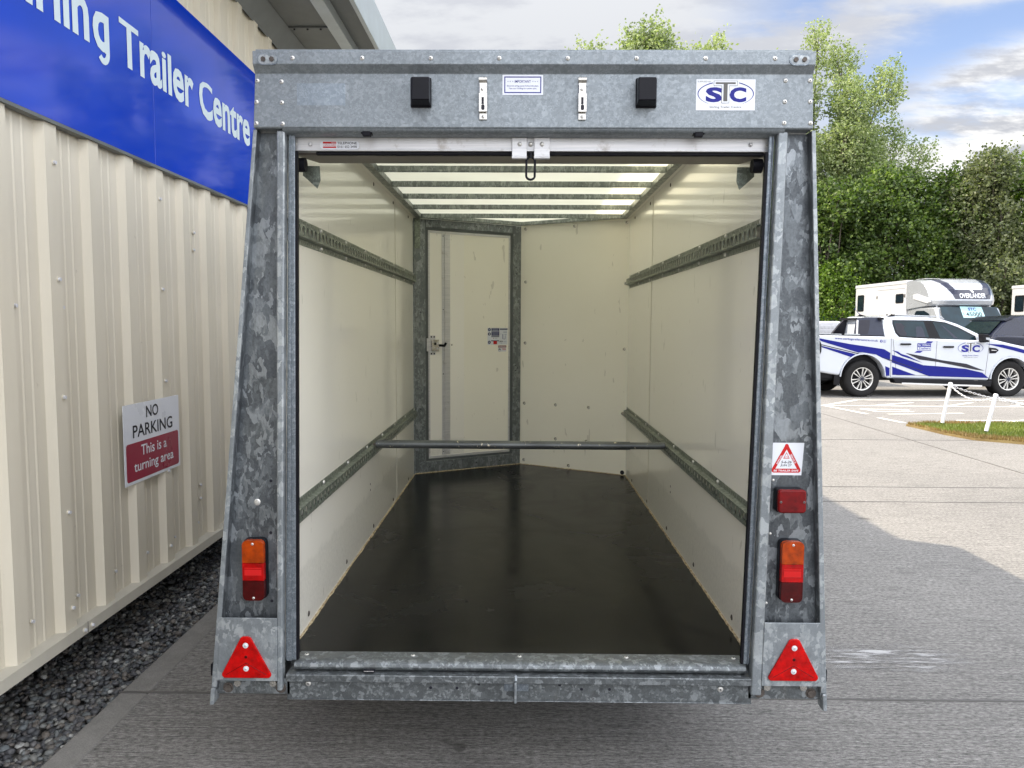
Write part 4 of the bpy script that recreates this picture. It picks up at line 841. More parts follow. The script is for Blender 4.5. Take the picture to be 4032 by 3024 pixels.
# notices on the door
def DT(u_, z): return (u_, z)
dk = dict(o=(-WI, YB, 0), u=uL, v=Z, d0=-.012)
nt2 = MB(); U0, W0, Z0, H0 = .598, .172, 1.360, .128
nt2.prism([(U0, Z0), (U0+W0, Z0), (U0+W0, Z0+H0), (U0, Z0+H0)], -.0114, WHITE, **dk); NTc = P(nt2, 'notice', door)
b = MB()
def nx(px): return U0+(px-530)/(1500-530)*W0
def nz(py): return Z0+H0-(py-265)/(1070-265)*H0
def blk(x0_, y0_, x1_, y1_, mat, d=-.0111): b.prism([(nx(x0_), nz(y1_)), (nx(x1_), nz(y1_)), (nx(x1_), nz(y0_)), (nx(x0_), nz(y0_))], d, mat, **dk)
NAVY = simple('ink_navy', (.012, .014, .075), .4); 
for cy_ in (350, 555, 950):
    p_ = [(nx(615)+.0125*math.cos(t*math.pi/8), nz(cy_)+.0125*math.sin(t*math.pi/8)) for t in range(16)]; b.prism(p_, -.0111, NAVY, **dk)
blk(605, 500, 630, 610, WHITE, -.0108); blk(585, 320, 645, 385, STREAK, -.0108); blk(580, 915, 640, 985, STREAK, -.0108)
blk(715, 278, 1095, 405, NAVY); blk(715, 425, 1095, 640, NAVY); blk(710, 665, 1090, 705, NAVY); blk(1125, 295, 1498, 360, NAVY); blk(700, 862, 1080, 905, NAVY)
blk(810, 895, 985, 1045, INKR, -.0108); blk(800, 740, 830, 780, INKG); blk(865, 752, 1000, 772, STREAK)
for x0_, y0_, x1_, y1_ in ((735, 300, 1080, 320), (765, 350, 1040, 365), (765, 375, 1040, 388), (740, 450, 1070, 480), (760, 520, 1060, 530), (760, 545, 1060, 555), (760, 570, 1060, 580), (760, 600, 1040, 608), (1140, 318, 1480, 332), (1290, 450, 1470, 485), (1240, 560, 1290, 800), (1350, 560, 1440, 590), (1370, 620, 1400, 790), (1300, 780, 1380, 815), (1150, 545, 1190, 570), (1290, 905, 1450, 918), (1310, 935, 1440, 945), (1115, 975, 1225, 988), (1230, 1000, 1470, 1005), (1165, 1012, 1220, 1028)): blk(x0_, y0_, x1_, y1_, STREAK, -.0107)
P(b, 'notice_print', NTc)
def dtx(bm_, s_, px, py, w_, h_, mat, d=-.0108, bold=.01): bm_.text(s_, mat, Vector((-WI, YB, 0))+uL*nx(px)+Z*nz(py), uL, Z, W=w_, H=h_, d=d, bold=bold)
b = MB(); dtx(b, 'PDI', 1112, 950, .026, .011, INKK, bold=.03); P(b, 'lettering', NTc)
wn2 = MB(); wn2.prism([(nx(1045), nz(1400)), (nx(1440), nz(1400)), (nx(1440), nz(1098)), (nx(1045), nz(1098))], -.0114, WHITE, **dk); WNc = P(wn2, 'warning_notice', door)
b = MB(); blk(1045, 1105, 1438, 1205, simple('ink_dark_red', (.22, .015, .015), .4)); p_ = [(nx(1112)+.011*math.cos(t*math.pi/8), nz(1318)+.011*math.sin(t*math.pi/8)) for t in range(16)]; b.prism(p_, -.0110, INKK, **dk)
p_ = [(nx(1112)+.0095*math.cos(t*math.pi/8), nz(1318)+.0095*math.sin(t*math.pi/8)) for t in range(16)]; b.prism(p_, -.0109, WHITE, **dk); b.prism([(nx(1065), nz(1310)), (nx(1160), nz(1310)), (nx(1140), nz(1265)), (nx(1090), nz(1265))], -.0107, INKK, **dk)
dtx(b, 'WARNING!', 1055, 1185, .064, .010, WHITE, -.0107, .02); dtx(b, 'TER', 1215, 1335, .037, .014, INKR, -.0109); P(b, 'lettering', WNc)

# ---- slotted tie rails
def tie_rail(side, y0, y1, zc, name='tie_rail'):
    mb = MB(); s_ = side; xw = s_*(WI-.0005); xr = s_*(WI-.024); H = .044
    def bx(xa, xb, za, zb): mb.box(*sorted((xa, xb)), y0, y1, za, zb, G_RAIL)
    bx(xw, s_*(WI-.0030), zc+.022, zc+H); bx(xw, s_*(WI-.0030), zc-H, zc-.022)          # flanges on the wall
    # sloping webs
    for q in (1, -1):
        mb.hexa([(xw, y0, zc+q*.0222), (xr, y0, zc+q*.0185), (xr, y1, zc+q*.0185), (xw, y1, zc+q*.0222), (xw, y0, zc+q*.0250), (xr, y0, zc+q*.0208), (xr, y1, zc+q*.0208), (xw, y1, zc+q*.0250)], G_RAIL)
    # face with oval holes
    pitch = .050; n_ = int((y1-y0)/pitch); p = (y1-y0)/n_; k = 12; hw, hh = .0145, .0155
    for i in range(n_):
        yc = y0+(i+.5)*p; vi, vo = [], []
        for j in range(k):
            t = 2*math.pi*(j+.5)/k; c, sn = math.cos(t), math.sin(t); m_ = max(abs(c), abs(sn))
            vi.append((yc+hw*c, zc+hh*sn)); vo.append((yc+p/2*c/m_, zc+.0186*sn/m_))
        # ring front
        V = [(xr, a, b_) for a, b_ in vi]+[(xr, a, b_) for a, b_ in vo]+[(xr+s_*.0022, a, b_) for a, b_ in vi]
        mb.add(V, [(j, (j+1) % k, (j+1) % k+k, j+k) for j in range(k)]+[(j, (j+1) % k, (j+1) % k+2*k, j+2*k) for j in range(k)], G_RAIL)
        # corner fills between ring and cell rectangle
        for cy_, cz_ in ((p/2, .0186), (-p/2, .0186), (p/2, -.0186), (-p/2, -.0186)):
            nearest = sorted(vo, key=lambda q: (q[0]-yc-cy_)**2+(q[1]-zc-cz_)**2)[:2]
            mb.add([(xr, yc+cy_, zc+cz_)]+[(xr, a, b_) for a, b_ in nearest], [(0, 1, 2)], G_RAIL)
    # small slots in the flanges
    yy = y0+.02
    while yy < y1-.02:
        for q in (1, -1): mb.box(*sorted((s_*(WI-.0031), s_*(WI-.0034))), yy, yy+.004, zc+q*.033-.005, zc+q*.033+.005, INKG)
        yy += .025
    r_ = P(mb, name)
    scr = [(s_*(WI-.003), y_, zc+q*.033) for y_ in [y0+.02+i*(y1-y0-.04)/7 for i in range(8)] for q in (1, -1)]; rivet_set('rail_bolt', r_, scr, (-s_, 0, 0), .0085, .006, mat=ZINC, pin=False)
    return r_
tie_rail(-1, 2.46, 5.355, 1.833); tie_rail(1, 2.42, 5.352, 1.816); tie_rail(-1, 2.44, 5.37, .873); tie_rail(1, 2.44, 5.385, .885)
# ---- running gear under the body (seen from the side only)
for s_ in (-1, 1):
    for y_ in (3.55, 4.22):
        wl = MB().cyl((s_*.80, y_, .27), (s_*.93, y_, .27), .27, RUB, 28).cyl((s_*.925, y_, .27), (s_*.935, y_, .27), .16, HBOX, 20); P(wl, 'wheel', bevel=.015)
    P(MB().prism([(3.20, .52), (3.20, .40), (3.24, .40), (3.26, .56), (4.51, .56), (4.53, .40), (4.57, .40), (4.57, .52), (4.48, .60), (3.29, .60)], .0, G_PLATE, o=(s_*.96 if s_ > 0 else -.79, 0, 0), u=Y, v=Z, d0=-.17), 'mudguard')
P(MB().box(-.76, .76, 2.42, 5.4, .33, .405, G_SILL), 'underframe'); P(MB().box(-.06, .06, 5.6, 6.9, .29, .39, G_PLATE).cyl((0, 6.6, .0), (0, 6.6, .5), .025, STEEL).cyl((0, 6.6, .0), (0, 6.6, .1), .09, RUB, 20), 'drawbar')
P(MB().prism([(-.78, YB), (0, YA+.02), (.78, YB), (.80, YB+.02), (0, YA+.05), (-.80, YB+.02)], 2.3, PANEL, o=(0, 0, 0), u=X, v=Y, d0=.33), 'nose_shell')

# ---- load bar (lies in the rails, lifts out)
def mk_bar():
    s = NT('worn_painted_tube'); n = s.noise(s.co((1, 1, 1)), 26, 5, .7); n2 = s.noise(s.co((.6, 1, 1)), 9, 4, .6); c = s.ramp(n2, [(.3, (.07, .075, .075)), (.7, (.14, .15, .15))]); c = s.mix(s.mr(n, .62, .66, 0, 1), c, (.62, .56, .42))
    s.l(c, s.b.inputs['Base Color']); s.b.inputs['Roughness'].default_value = .35; s.b.inputs['Metallic'].default_value = .5; return s.m
WB = mk_bar(); LB = thing('load_bar', 'scuffed dark steel tube lying across between the two lower slotted rails', 'load bar', (0, 3.83, .88))
part(MB().cyl((-.738, 3.826, .902), (.56, 3.826, .901), .0212, WB, 20), 'bar_tube', LB); part(MB().cyl((.5605, 3.826, .901), (.738, 3.826, .901), .0182, WB, 20), 'bar_sleeve', LB)
for s_ in (-1, 1): part(MB().cyl((s_*.7385, 3.826, .900), (s_*.752, 3.826, .895), .010, BOLT, 12), 'end_pin', LB)
# ================================================================= VEHICLES
def wheel(parent, cx_, t, cz, r, rr, wd, local=True, spokes=6, face=-1, n=40):
    """wheel with its outer face at depth t (local y), face -1 looks to -y"""
    f = face; mb = MB(); prof = [(rr, 0.012), (rr+.02, -.004), (r-.045, -.012), (r-.012, 0.004), (r, .035), (r, wd-.03), (r-.02, wd), (rr, wd-.01)]
    vs = []; m_ = len(prof)
    for i in range(n):
        a = 2*math.pi*i/n
        for q, (ra, d) in enumerate(prof):
            rj = ra*(1 if q not in (4, 5) else (1+.012*(i % 2))); vs.append((cx_+rj*math.cos(a), t-f*d, cz+rj*math.sin(a)))
    fs = [(i*m_+k, i*m_+k+1, ((i+1) % n)*m_+k+1, ((i+1) % n)*m_+k) for i in range(n) for k in range(m_-1)]
    wo_ = part(mb.add(vs, fs, RUB, True), 'wheel', parent, local=local)
    mb = MB(); vs = []
    for i in range(n):
        a = 2*math.pi*i/n
        for ra, d in ((rr+.002, .006), (rr-.012, .004), (rr-.018, .03), (rr-.02, .12)): vs.append((cx_+ra*math.cos(a), t-f*d, cz+ra*math.sin(a)))
    mb.add(vs, [(i*4+k, i*4+k+1, ((i+1) % n)*4+k+1, ((i+1) % n)*4+k) for i in range(n) for k in range(3)], RIM, True)
    mb.cyl((cx_, t-f*.10, cz), (cx_, t-f*.12, cz), rr-.015, TRIM, 30); mb.cyl((cx_, t-f*.012, cz), (cx_, t-f*.10, cz), .058, GREYT, 20); mb.cyl((cx_, t-f*.008, cz), (cx_, t-f*.02, cz), .032, GREYT, 16)
    for i in range(spokes):
        a = 2*math.pi*(i+.25)/spokes; c, s_ = math.cos(a), math.sin(a)
        for q in (-1, 1):
            p = []
            for ra, hw, d in ((.052, .007, .012), (rr-.012, .013, .010)):
                off_ = q*(.013+(.030 if ra > .1 else 0))
                for k in (-1, 1):
                    o_ = off_+k*hw*.75; p.append((cx_+ra*c-o_*s_, t-f*d, cz+ra*s_+o_*c))
            pb = [(x, y_-f*.035, z) for x, y_, z in p]
            mb.hexa([p[0], p[2], pb[2], pb[0], p[1], p[3], pb[3], pb[1]], RIM if q < 0 or spokes > 6 else RIM)
    for i in range(6):
        a = math.pi*i/3; mb.cyl((cx_+.043*math.cos(a), t-f*.009, cz+.043*math.sin(a)), (cx_+.043*math.cos(a), t-f*.02, cz+.043*math.sin(a)), .007, ALU, 6)
    part(mb, 'rim', wo_, local=True); return wo_
PK = thing('pickup_truck', 'white double cab pickup with blue and black stripe livery, parked side on', 'pickup truck', (7.27, 15.98, 0), R(5.5))
def V(mb, name, parent=None, **k): return part(mb, name, parent or PK, local=True, **k)
WD = 1.86
def tum(q):
    """cab sides lean inwards above the belt line"""
    x, y_, z = q; e = max(0, z-1.15)*.36; c = WD/2; return Vector((x, c+(y_-c)*(1-e/c*1.0), z))
def side(poly, d, d0=-.001, mat=PAINTW, fn=None): return MB().prism(poly, d, mat, o=(0, 0, 0), u=X, v=Z, d0=d0, fn=fn)
low = [(-1.13, .56), (-1.15, .95), (-1.11, 1.28), (-1.05, 1.315), (.48, 1.285), (.60, 1.265), (2.50, 1.215), (2.72, 1.262), (2.95, 1.215), (3.3, 1.135), (3.75, 1.05), (4.0, .93), (4.07, .72), (4.05, .48), (3.84, .42),
       (3.77, .42), (3.74, .56), (3.62, .72), (3.45, .82), (3.27, .845), (3.08, .79), (2.93, .64), (2.84, .46), (2.80, .345), (.50, .40), (.46, .52), (.36, .72), (.17, .87), (-.05, .925), (-.27, .875), (-.42, .73), (-.50, .56), (-.54, .46), (-.80, .50)]
body = V(side(low, 0, -WD), 'body', bevel=.045, seg=3)
V(side([(-1.0, .56), (-.9, .35), (3.9, .35), (3.9, .56), (3.2, .80), (-.05, .88)], -.16, -WD+.16, TRIM), 'underbody')
cab = [(.46, 1.24), (.455, 1.66), (.47, 1.70), (.58, 1.727), (.94, 1.735), (1.44, 1.715), (1.78, 1.665), (2.13, 1.56), (2.36, 1.452), (2.56, 1.352), (2.80, 1.235), (2.5, 1.19)]
V(side(cab, -.012, -WD+.012, PAINTW, tum), 'cab', bevel=.03, seg=3)
def pane(poly, name, mat, d=.003, d0=-.014, par=None): return V(side(poly, d-.012, d0-.004, mat, tum), name, par)
pane([(.665, 1.56), (.68, 1.635), (1.545, 1.628), (1.86, 1.592), (2.14, 1.487), (2.49, 1.30), (2.50, 1.165), (1.45, 1.235), (.77, 1.275), (.70, 1.36)], 'window_surround', TRIM, .0015)
pane([(.69, 1.555), (.705, 1.61), (1.375, 1.608), (1.44, 1.265), (.80, 1.30), (.735, 1.375)], 'rear_door_window', GLASS2, .004); fwn = pane([(1.575, 1.60), (1.84, 1.572), (2.12, 1.47), (2.455, 1.285), (2.46, 1.195), (1.69, 1.245)], 'front_door_window', GLASS2, .004)
pane([(1.155, 1.275), (1.175, 1.46), (1.21, 1.50), (1.29, 1.50), (1.33, 1.46), (1.36, 1.268)], 'headrest', GREYT, .0052); pane([(.73, 1.37), (.80, 1.305), (.93, 1.295), (.95, 1.36), (.90, 1.44), (.93, 1.50), (.86, 1.57), (.72, 1.57)], 'headrest', INKK, .0052)
pane([(1.76, 1.53), (1.80, 1.52), (2.08, 1.25), (2.00, 1.25)], 'seen_pillar', GREYT, .0052)
# windscreen and bonnet side
V(side([(-.19, 1.315), (-.10, 1.63), (-.05, 1.675), (.16, 1.692), (.452, 1.692), (.452, 1.285)], -.02, -.10, GREYT, tum), 'sail_panel', bevel=.012)
V(side([(.14, 1.30), (.26, 1.50), (.36, 1.64), (.452, 1.692), (.452, 1.285)], -WD+.12, -WD+.03, INKK, tum), 'sail_panel', bevel=.012)
V(MB().box(.36, .452, .12, WD-.12, 1.64, 1.685, TRIM), 'sports_bar')
pane([(-.125, 1.335), (-.045, 1.63), (.185, 1.635), (.15, 1.48), (.085, 1.33)], 'sail_window', INKK, -.006, -.03)
pane([(-.165, 1.335), (-.105, 1.625), (-.075, 1.628), (-.132, 1.335)], 'sail_strut', ALU, -.003, -.03)
V(side([(-1.06, 1.312), (.45, 1.284), (.45, 1.30), (-1.06, 1.33)], -.03, -.07, TRIM).box(-1.05, .44, .08, WD-.08, 1.285, 1.30, TRIM), 'bed_cover')
for a, b_ in ((-1.0, -.5), (-.45, -.1)): V(side([(a, 1.322), (b_, 1.312), (b_-.02, 1.338), (a+.04, 1.345)], -.035, -.06, SILV), 'load_rail')
V(side([(.55, 1.70), (.74, 1.722), (.74, 1.755), (.70, 1.75)], -.20, -.26, TRIM), 'rail_foot'); V(side([(.72, 1.735), (1.79, 1.70), (1.85, 1.655), (1.88, 1.655), (1.80, 1.722), (.74, 1.757)], -.205, -.25, SILV), 'roof_rail', bevel=.006)
V(MB().tube([(.42, .9, 1.72), (.33, .9, 1.78), (.23, .9, 1.89)], [.012, .006, .004], INKB, 6), 'aerial'); V(side([(.30, 1.715), (.36, 1.76), (.46, 1.735), (.5, 1.715)], -.88, -.92, TRIM), 'aerial_base')
V(side([(2.48, 1.35), (2.62, 1.345), (2.655, 1.30), (2.66, 1.18), (2.53, 1.165), (2.50, 1.2)], .16, .02, TRIM), 'door_mirror', bevel=.015); V(side([(2.56, 1.275), (2.65, 1.27), (2.655, 1.21), (2.57, 1.23)], .165, .155, SILV), 'mirror_lamp')
for a, b_ in (((.60, 1.27), (.71, .47)), ((1.585, 1.20), (1.57, .45)), ((2.77, 1.17), (2.71, .47)), ((.565, 1.27), (.585, .43))):
    (xa, za), (xb, zb_) = a, b_; V(MB().prism([(xa-.0035, za), (xa+.0035, za), (xb+.0035, zb_), (xb-.0035, zb_)], .0035, INKG, o=(0, 0, 0), u=X, v=Z, d0=-.001), 'door_gap')
V(MB().prism([(.71, .475), (.71, .468), (2.71, .436), (2.71, .443)], .0035, INKG, o=(0, 0, 0), u=X, v=Z, d0=-.001), 'door_gap')
for a, b_, z in ((.76, 1.0, 1.125), (1.72, 1.96, 1.07)):
    V(side(rrect(a, b_, z-.019, z+.019, .015), .03, .012, TRIM), 'door_handle', bevel=.006)
V(side([(.60, .405), (2.83, .335), (2.80, .225), (.66, .30)], .07, -.12, TRIM), 'side_step', bevel=.01); V(side([(.80, .315), (2.60, .255), (2.60, .222), (.80, .285)], .074, .0701, ALU), 'step_trim')
V(side([(2.76, 1.06), (2.92, 1.045), (2.99, 1.005), (2.92, .935), (2.78, .93)], .006, -.001, TRIM), 'wing_vent', bevel=.004); V(side([(2.82, 1.01), (2.93, 1.0), (2.94, .99), (2.82, .995)], .009, .0061, ALU), 'vent_badge')
tlp = V(side([(-1.155, 1.19), (-1.0, 1.185), (-.965, 1.11), (-.965, .96), (-1.02, .86), (-1.10, .82), (-1.155, .82)], .018, -.05, TRIM), 'tail_lamp', bevel=.01)
V(side([(-.645, .46), (-.515, .46), (-.525, .25), (-.635, .26)], -.03, -.06, TRIM), 'mud_flap'); V(side([(2.80, .44), (2.90, .44), (2.88, .22), (2.80, .23)], -.03, -.06, TRIM), 'mud_flap'); V(MB().box(-1.30, -1.10, .05, WD-.05, .46, .62, TRIM), 'rear_bumper', bevel=.03); V(MB().box(4.0, 4.14, .06, WD-.06, .42, .68, TRIM), 'front_bumper', bevel=.03)
V(side([(-1.0, .56), (-.55, .50), (-.55, .38), (-.95, .42)], -.10, -.5, TRIM), 'underside_cover')
def arch(cx_, cz, r0, r1, a0, a1):
    n_ = 20; pts = [(cx_+r1*math.cos(R(a0+(a1-a0)*i/n_)), cz+r1*math.sin(R(a0+(a1-a0)*i/n_))*1.02) for i in range(n_+1)]+[(cx_+r0*math.cos(R(a1+(a0-a1)*i/n_)), cz+r0*math.sin(R(a1+(a0-a1)*i/n_))) for i in range(n_+1)]; return pts
V(side(arch(-.03, .42, .485, .505, 2, 178), .018, -.05, PAINTW), 'arch_lip', bevel=.006); V(side(arch(3.30, .38, .455, .475, 5, 180), .018, -.05, PAINTW), 'arch_lip', bevel=.006)
V(MB().prism(arch(-.03, .42, .0, .49, 0, 180), -.22, TRIM, o=(0, 0, 0), u=X, v=Z, d0=-.24), 'wheel_well')
for x, z, rr in ((-.02, .385, .242), (3.28, .375, .238)):
    wheel(PK, x, .03, z, .388, rr, .27)
    wheel(PK, x, WD-.03, z, .388, rr, .27, face=1)
# livery
lv = MB(); D = .0045
def liv(poly, mat, d=D): lv.prism(poly, d, mat, o=(0, 0, 0), u=X, v=Z, d0=d-.0012)
liv([(-1.12, 1.262), (-.37, 1.13), (.41, 1.02), (.555, .94), (.555, .77), (.37, .84), (.24, .905), (-.07, .955), (-.15, .945), (-.95, 1.175)], PAINTB)
liv([(-.96, 1.085), (-.22, .915), (-.29, .845), (-.95, 1.055)], PAINTB); liv([(-.96, 1.118), (-.12, .925), (-.14, .912), (-.96, 1.10)], INKK)
liv([(.595, .90), (.81, .84), (1.3, .68), (1.74, .65), (2.27, .60), (2.64, .52), (2.79, .405), (1.44, .445), (1.0, .60), (.595, .74)], PAINTB); liv([(.595, 1.0), (.72, .97), (.8, .92), (.94, .88), (1.28, .73), (.8, .88)], PAINTB)
liv([(.455, .66), (.555, .62), (.557, .455), (.475, .455)], PAINTB); liv([(.61, .65), (1.15, .465), (.62, .475)], PAINTB)
liv([(.89, .94), (1.29, .87), (1.69, .79), (2.27, .71), (2.69, .56), (2.5, .58), (1.62, .75), (1.21, .80)], INKK, .005); liv([(.36, .86), (.55, .80), (1.3, .56), (1.28, .553), (.5, .80)], INKK, .0052)
liv([(2.68, 1.14), (3.07, 1.12), (3.37, 1.06), (3.7, .98), (3.7, .90), (3.31, 1.0)], PAINTB)
LVo = V(lv, 'livery_stripes', body)
b = MB(); LU = Vector((.95, 0, -.08)).normalized(); LV_ = Vector((.08, 0, .95)).normalized()
b.text('www.stirlingtrailercentre.co.uk', INKB, (-.68, 0, 1.215), Vector((.996, 0, -.055)).normalized(), Vector((.055, 0, .996)).normalized(), W=.95, H=.055, bold=.012, d=.004)
V(b, 'lettering', body); b = MB()
b.cyl((.345, -.003, 1.187), (.345, -.0045, 1.187), .028, INKB, 20).text('f', WHITE, (.336, 0, 1.167), X, Z, W=.017, H=.036, bold=.03, d=.0052)
b.prism(rrect(.395, .447, 1.156, 1.208, .012), .004, INKB, o=(0, 0, 0), u=X, v=Z).prism(rrect(.400, .442, 1.161, 1.203, .009), .0044, PAINTW, o=(0, 0, 0), u=X, v=Z).cyl((.421, -.004, 1.182), (.421, -.0050, 1.182), .013, INKB, 14).cyl((.421, -.005, 1.182), (.421, -.0054, 1.182), .008, PAINTW, 14)
V(b, 'emblem', body)
b = MB(); iu = Vector((1, 0, -.03)); b.prism([(1.15, 1.145), (1.45, 1.14), (1.455, .99), (1.155, 1.0)], .0045, INKB, o=(0, 0, 0), u=X, v=Z); b.prism([(1.16, 1.07), (1.445, 1.065), (1.447, 1.0), (1.163, 1.01)], .0050, PAINTW, o=(0, 0, 0), u=X, v=Z)
b.text('Ifor Williams', PAINTW, (1.165, 0, 1.088), X, Z, W=.27, H=.04, bold=.02, d=.0052); b.text('Trailers', INKB, (1.175, 0, 1.018), X, Z, W=.255, H=.042, bold=.02, d=.0055)
b.prism([(1.33, 1.15), (1.37, 1.19), (1.50, 1.185), (1.46, 1.148)], .0046, INKB, o=(0, 0, 0), u=X, v=Z).prism([(1.09, .945), (1.15, .985), (1.28, .982), (1.22, .942)], .0046, INKB, o=(0, 0, 0), u=X, v=Z); V(b, 'dealer_badge', body)
b = MB(); stc_logo(b, (2.045, 0, .885), X, Z, .60, .0050, .0012); b.text('Stirling Trailer Centre', INKB, (2.17, 0, .868), X, Z, W=.36, H=.032, bold=.01, d=.0045); b.text('...More than just trailers', INKG, (2.19, 0, .832), X, Z, W=.33, H=.026, d=.0045); V(b, 'company_logo', body)

# ---- horsebox
def horsebox(name, label, grp):
    x0, x1 = 12.56, 14.62; yr, yb, yf = 28.6, 24.85, 23.15
    H = thing(name, label, 'horsebox', (13.6, 26, 0), group=grp)
    bx = part(MB().box(x0, x1, yb, yr, .75, 2.945, HBOX), 'box_body', H, bevel=.05, seg=3)
    part(MB().box(x0-.015, x1+.015, yb, yr+.01, 2.86, 2.99, HBOX), 'roof_edge', H, bevel=.03)
    # overcab pod as one lofted skin
    pf = [(24.85, 3.0), (24.5, 3.02), (24.1, 3.0), (23.75, 2.95), (23.45, 2.83), (23.25, 2.66), (23.12, 2.46), (23.06, 2.28), (23.10, 2.15), (23.3, 2.09), (24.0, 2.04), (24.85, 1.98)]
    acc = [0]
    for a, b_ in zip(pf, pf[1:]): acc.append(acc[-1]+math.hypot(a[0]-b_[0], a[1]-b_[1]))
    def sample(s_):
        for i in range(len(pf)-1):
            if s_ <= acc[i+1]+1e-9: t = (s_-acc[i])/(acc[i+1]-acc[i]); return (pf[i][0]+(pf[i+1][0]-pf[i][0])*t, pf[i][1]+(pf[i+1][1]-pf[i][1])*t)
        return pf[-1]
    xm = (x0+x1)/2; hw = (x1-x0)/2
    def pod(u_, s_, d=0.):
        y_, z = sample(s_); a = abs(u_); k = a**5; cyy, czz = 24.85, 2.42
        fy = 1-.20*k-.10*a**2*.6; y2 = cyy+(y_-cyy)*fy; z2 = czz+(z-czz)*(1-.13*k)
        # outward push
        return Vector((xm+u_*hw*(1-.03*max(0, (24.6-y_)/1.5)), y2-d*.8, z2+d*.6))
    nu, ns = 110, 170; L = acc[-1]; vs = [pod(-1+2*i/nu, L*j/ns) for j in range(ns+1) for i in range(nu+1)]; mb = MB()
    dark = []; lite = []; hatch = []
    def pip(p, poly):
        return inside(p, poly)
    # regions in (u, s/L): dark swoosh with pale hatch inside
    D1 = [(-.92, 0), (-.84, .2), (-.66, .38), (-.44, .515), (.66, .515), (.78, .43), (.80, .2), (.7, 0)]; D2 = [(-.74, 0), (-.64, .2), (-.38, .435), (.44, .435), (.53, .39), (.56, .1), (.5, 0)]
    for j in range(ns):
        for i in range(nu):
            f = (j*(nu+1)+i, j*(nu+1)+i+1, (j+1)*(nu+1)+i+1, (j+1)*(nu+1)+i); c = (-1+2*(i+.5)/nu, (j+.5)/ns)
            if pip(c, D1) and not pip(c, D2): dark.append(f)
            else: lite.append(f)
    mb.add(vs, lite, SILV, True); mb.add(vs, dark, INKK if False else GREYK, True); k = len(mb.v)
    for s_, uu in ((0, -1), (ns, 1)): pass
    ends = []
    for e in (0, nu): ends.append([j*(nu+1)+e for j in range(ns+1)])
    mb.add(vs, [tuple(ends[0]), tuple(ends[1][::-1])], SILV)
    pd = part(mb, 'overcab_pod', H)
    # lettering bent on to the skin
    b = MB(); g = glyphs('OVERLANDER', .012, 0)
    def pm(u0, u1, s0, s1, vs_, bb):
        out = []
        for x, y_ in vs_:
            u_ = u0+(x-bb[0])/(bb[1]-bb[0])*(u1-u0); s_ = s0+(y_-bb[2])/(bb[3]-bb[2])*(s1-s0); out.append(pod(u_, s_*L, .008))
        return out
    b.add(pm(-.30, .50, .509, .470, g[0], g[2]), g[1], WHITE); part(b, 'lettering', pd)
    b = MB(); dm = [[(.04, .446), (.08, .436), (.13, .443), (.09, .453)], [(.07, .458), (.11, .448), (.16, .455), (.12, .465)]]
    for q in dm: b.add([pod(x, s_*L, .008) for x, s_ in q], [(0, 1, 2, 3)], WHITE)
    part(b, 'emblem', pd)
    for u_ in (-.80, .80): part(MB().dome(pod(u_, .60*L), (0, -1, 0), .035, .02, ALU), 'marker_lamp', pd)
    part(MB().prism([(23.75, 2.26), (24.75, 2.16), (24.72, 2.42), (24.45, 2.48), (23.95, 2.44)], .012, HBOX, o=(x0, 0, 0), u=-Y, v=Z, d0=-.03) if False else MB().prism([(-24.40, 2.50), (-24.38, 2.36), (-23.55, 2.20), (-23.42, 2.24), (-23.50, 2.36), (-24.2, 2.52)], .012, HBOX, o=(x0+.002, 0, 0), u=-Y, v=Z, d0=-.05), 'pod_scoop', pd, bevel=.004)
    part(MB().box(xm-.35, xm+.15, 25.0, 25.6, 2.99, 3.06, HBOX), 'roof_vent', H, bevel=.02)
    # side doors, windows
    for a, b_ in ((25.86, 26.84), (24.92, 25.84)):
        d = part(MB().prism(rrect(-b_, -a, 1.2, 2.70, .02), .008, HBOX, o=(x0, 0, 0), u=-Y, v=Z, d0=-.01), 'side_door', H, bevel=.003)
        part(MB().prism([(-b_-.006, 1.2), (-b_+.0, 1.2), (-b_+.0, 2.7), (-b_-.006, 2.7)], .002, INKG, o=(x0, 0, 0), u=-Y, v=Z, d0=-.001), 'door_gap', d)
    for y_ in (26.05, 25.72): part(MB().box(x0-.03, x0-.008, y_-.03, y_+.03, 1.84, 1.90, TRIM).box(x0-.05, x0-.03, y_-.015, y_+.015, 1.80, 1.86, TRIM), 'door_latch', H)
    for y_ in (26.84, 24.93): part(MB().box(x0-.02, x0, y_-.03, y_+.03, 2.44, 2.54, INKG), 'hinge', H)
    part(MB().box(x0-.012, x0, 24.95, 26.8, 2.735, 2.75, HBOX), 'drip_rail', H)
    for a, b_, z0, z1 in ((27.86, 28.38, 2.02, 2.62), (24.99, 25.53, 2.245, 2.56)):
        wf = part(MB().prism(rrect(-b_, -a, z0, z1, .06), .012, TRIM, o=(x0, 0, 0), u=-Y, v=Z, d0=-.01), 'window', H, bevel=.004); part(MB().prism(rrect(-b_+.05, -a-.05, z0+.05, z1-.05, .03), .014, GLASS, o=(x0, 0, 0), u=-Y, v=Z, d0=.0121), 'pane', wf)
    # cab
    part(MB().hexa([(x0+.08, 21.9, .45), (x1-.08, 21.9, .45), (x1-.04, 24.85, .45), (x0+.04, 24.85, .45), (x0+.16, 21.98, 1.05), (x1-.16, 21.98, 1.05), (x1-.05, 24.85, 2.0), (x0+.05, 24.85, 2.0)], SILV) if False else MB().prism([(-24.85, .45), (-21.95, .45), (-21.85, .85), (-22.0, 1.12), (-22.75, 1.34), (-23.22, 2.08), (-24.85, 2.10)], 0, SILV, o=(x0+.05, 0, 0), u=-Y, v=Z, d0=-(x1-x0)+.10), 'cab', H, bevel=.07, seg=3)
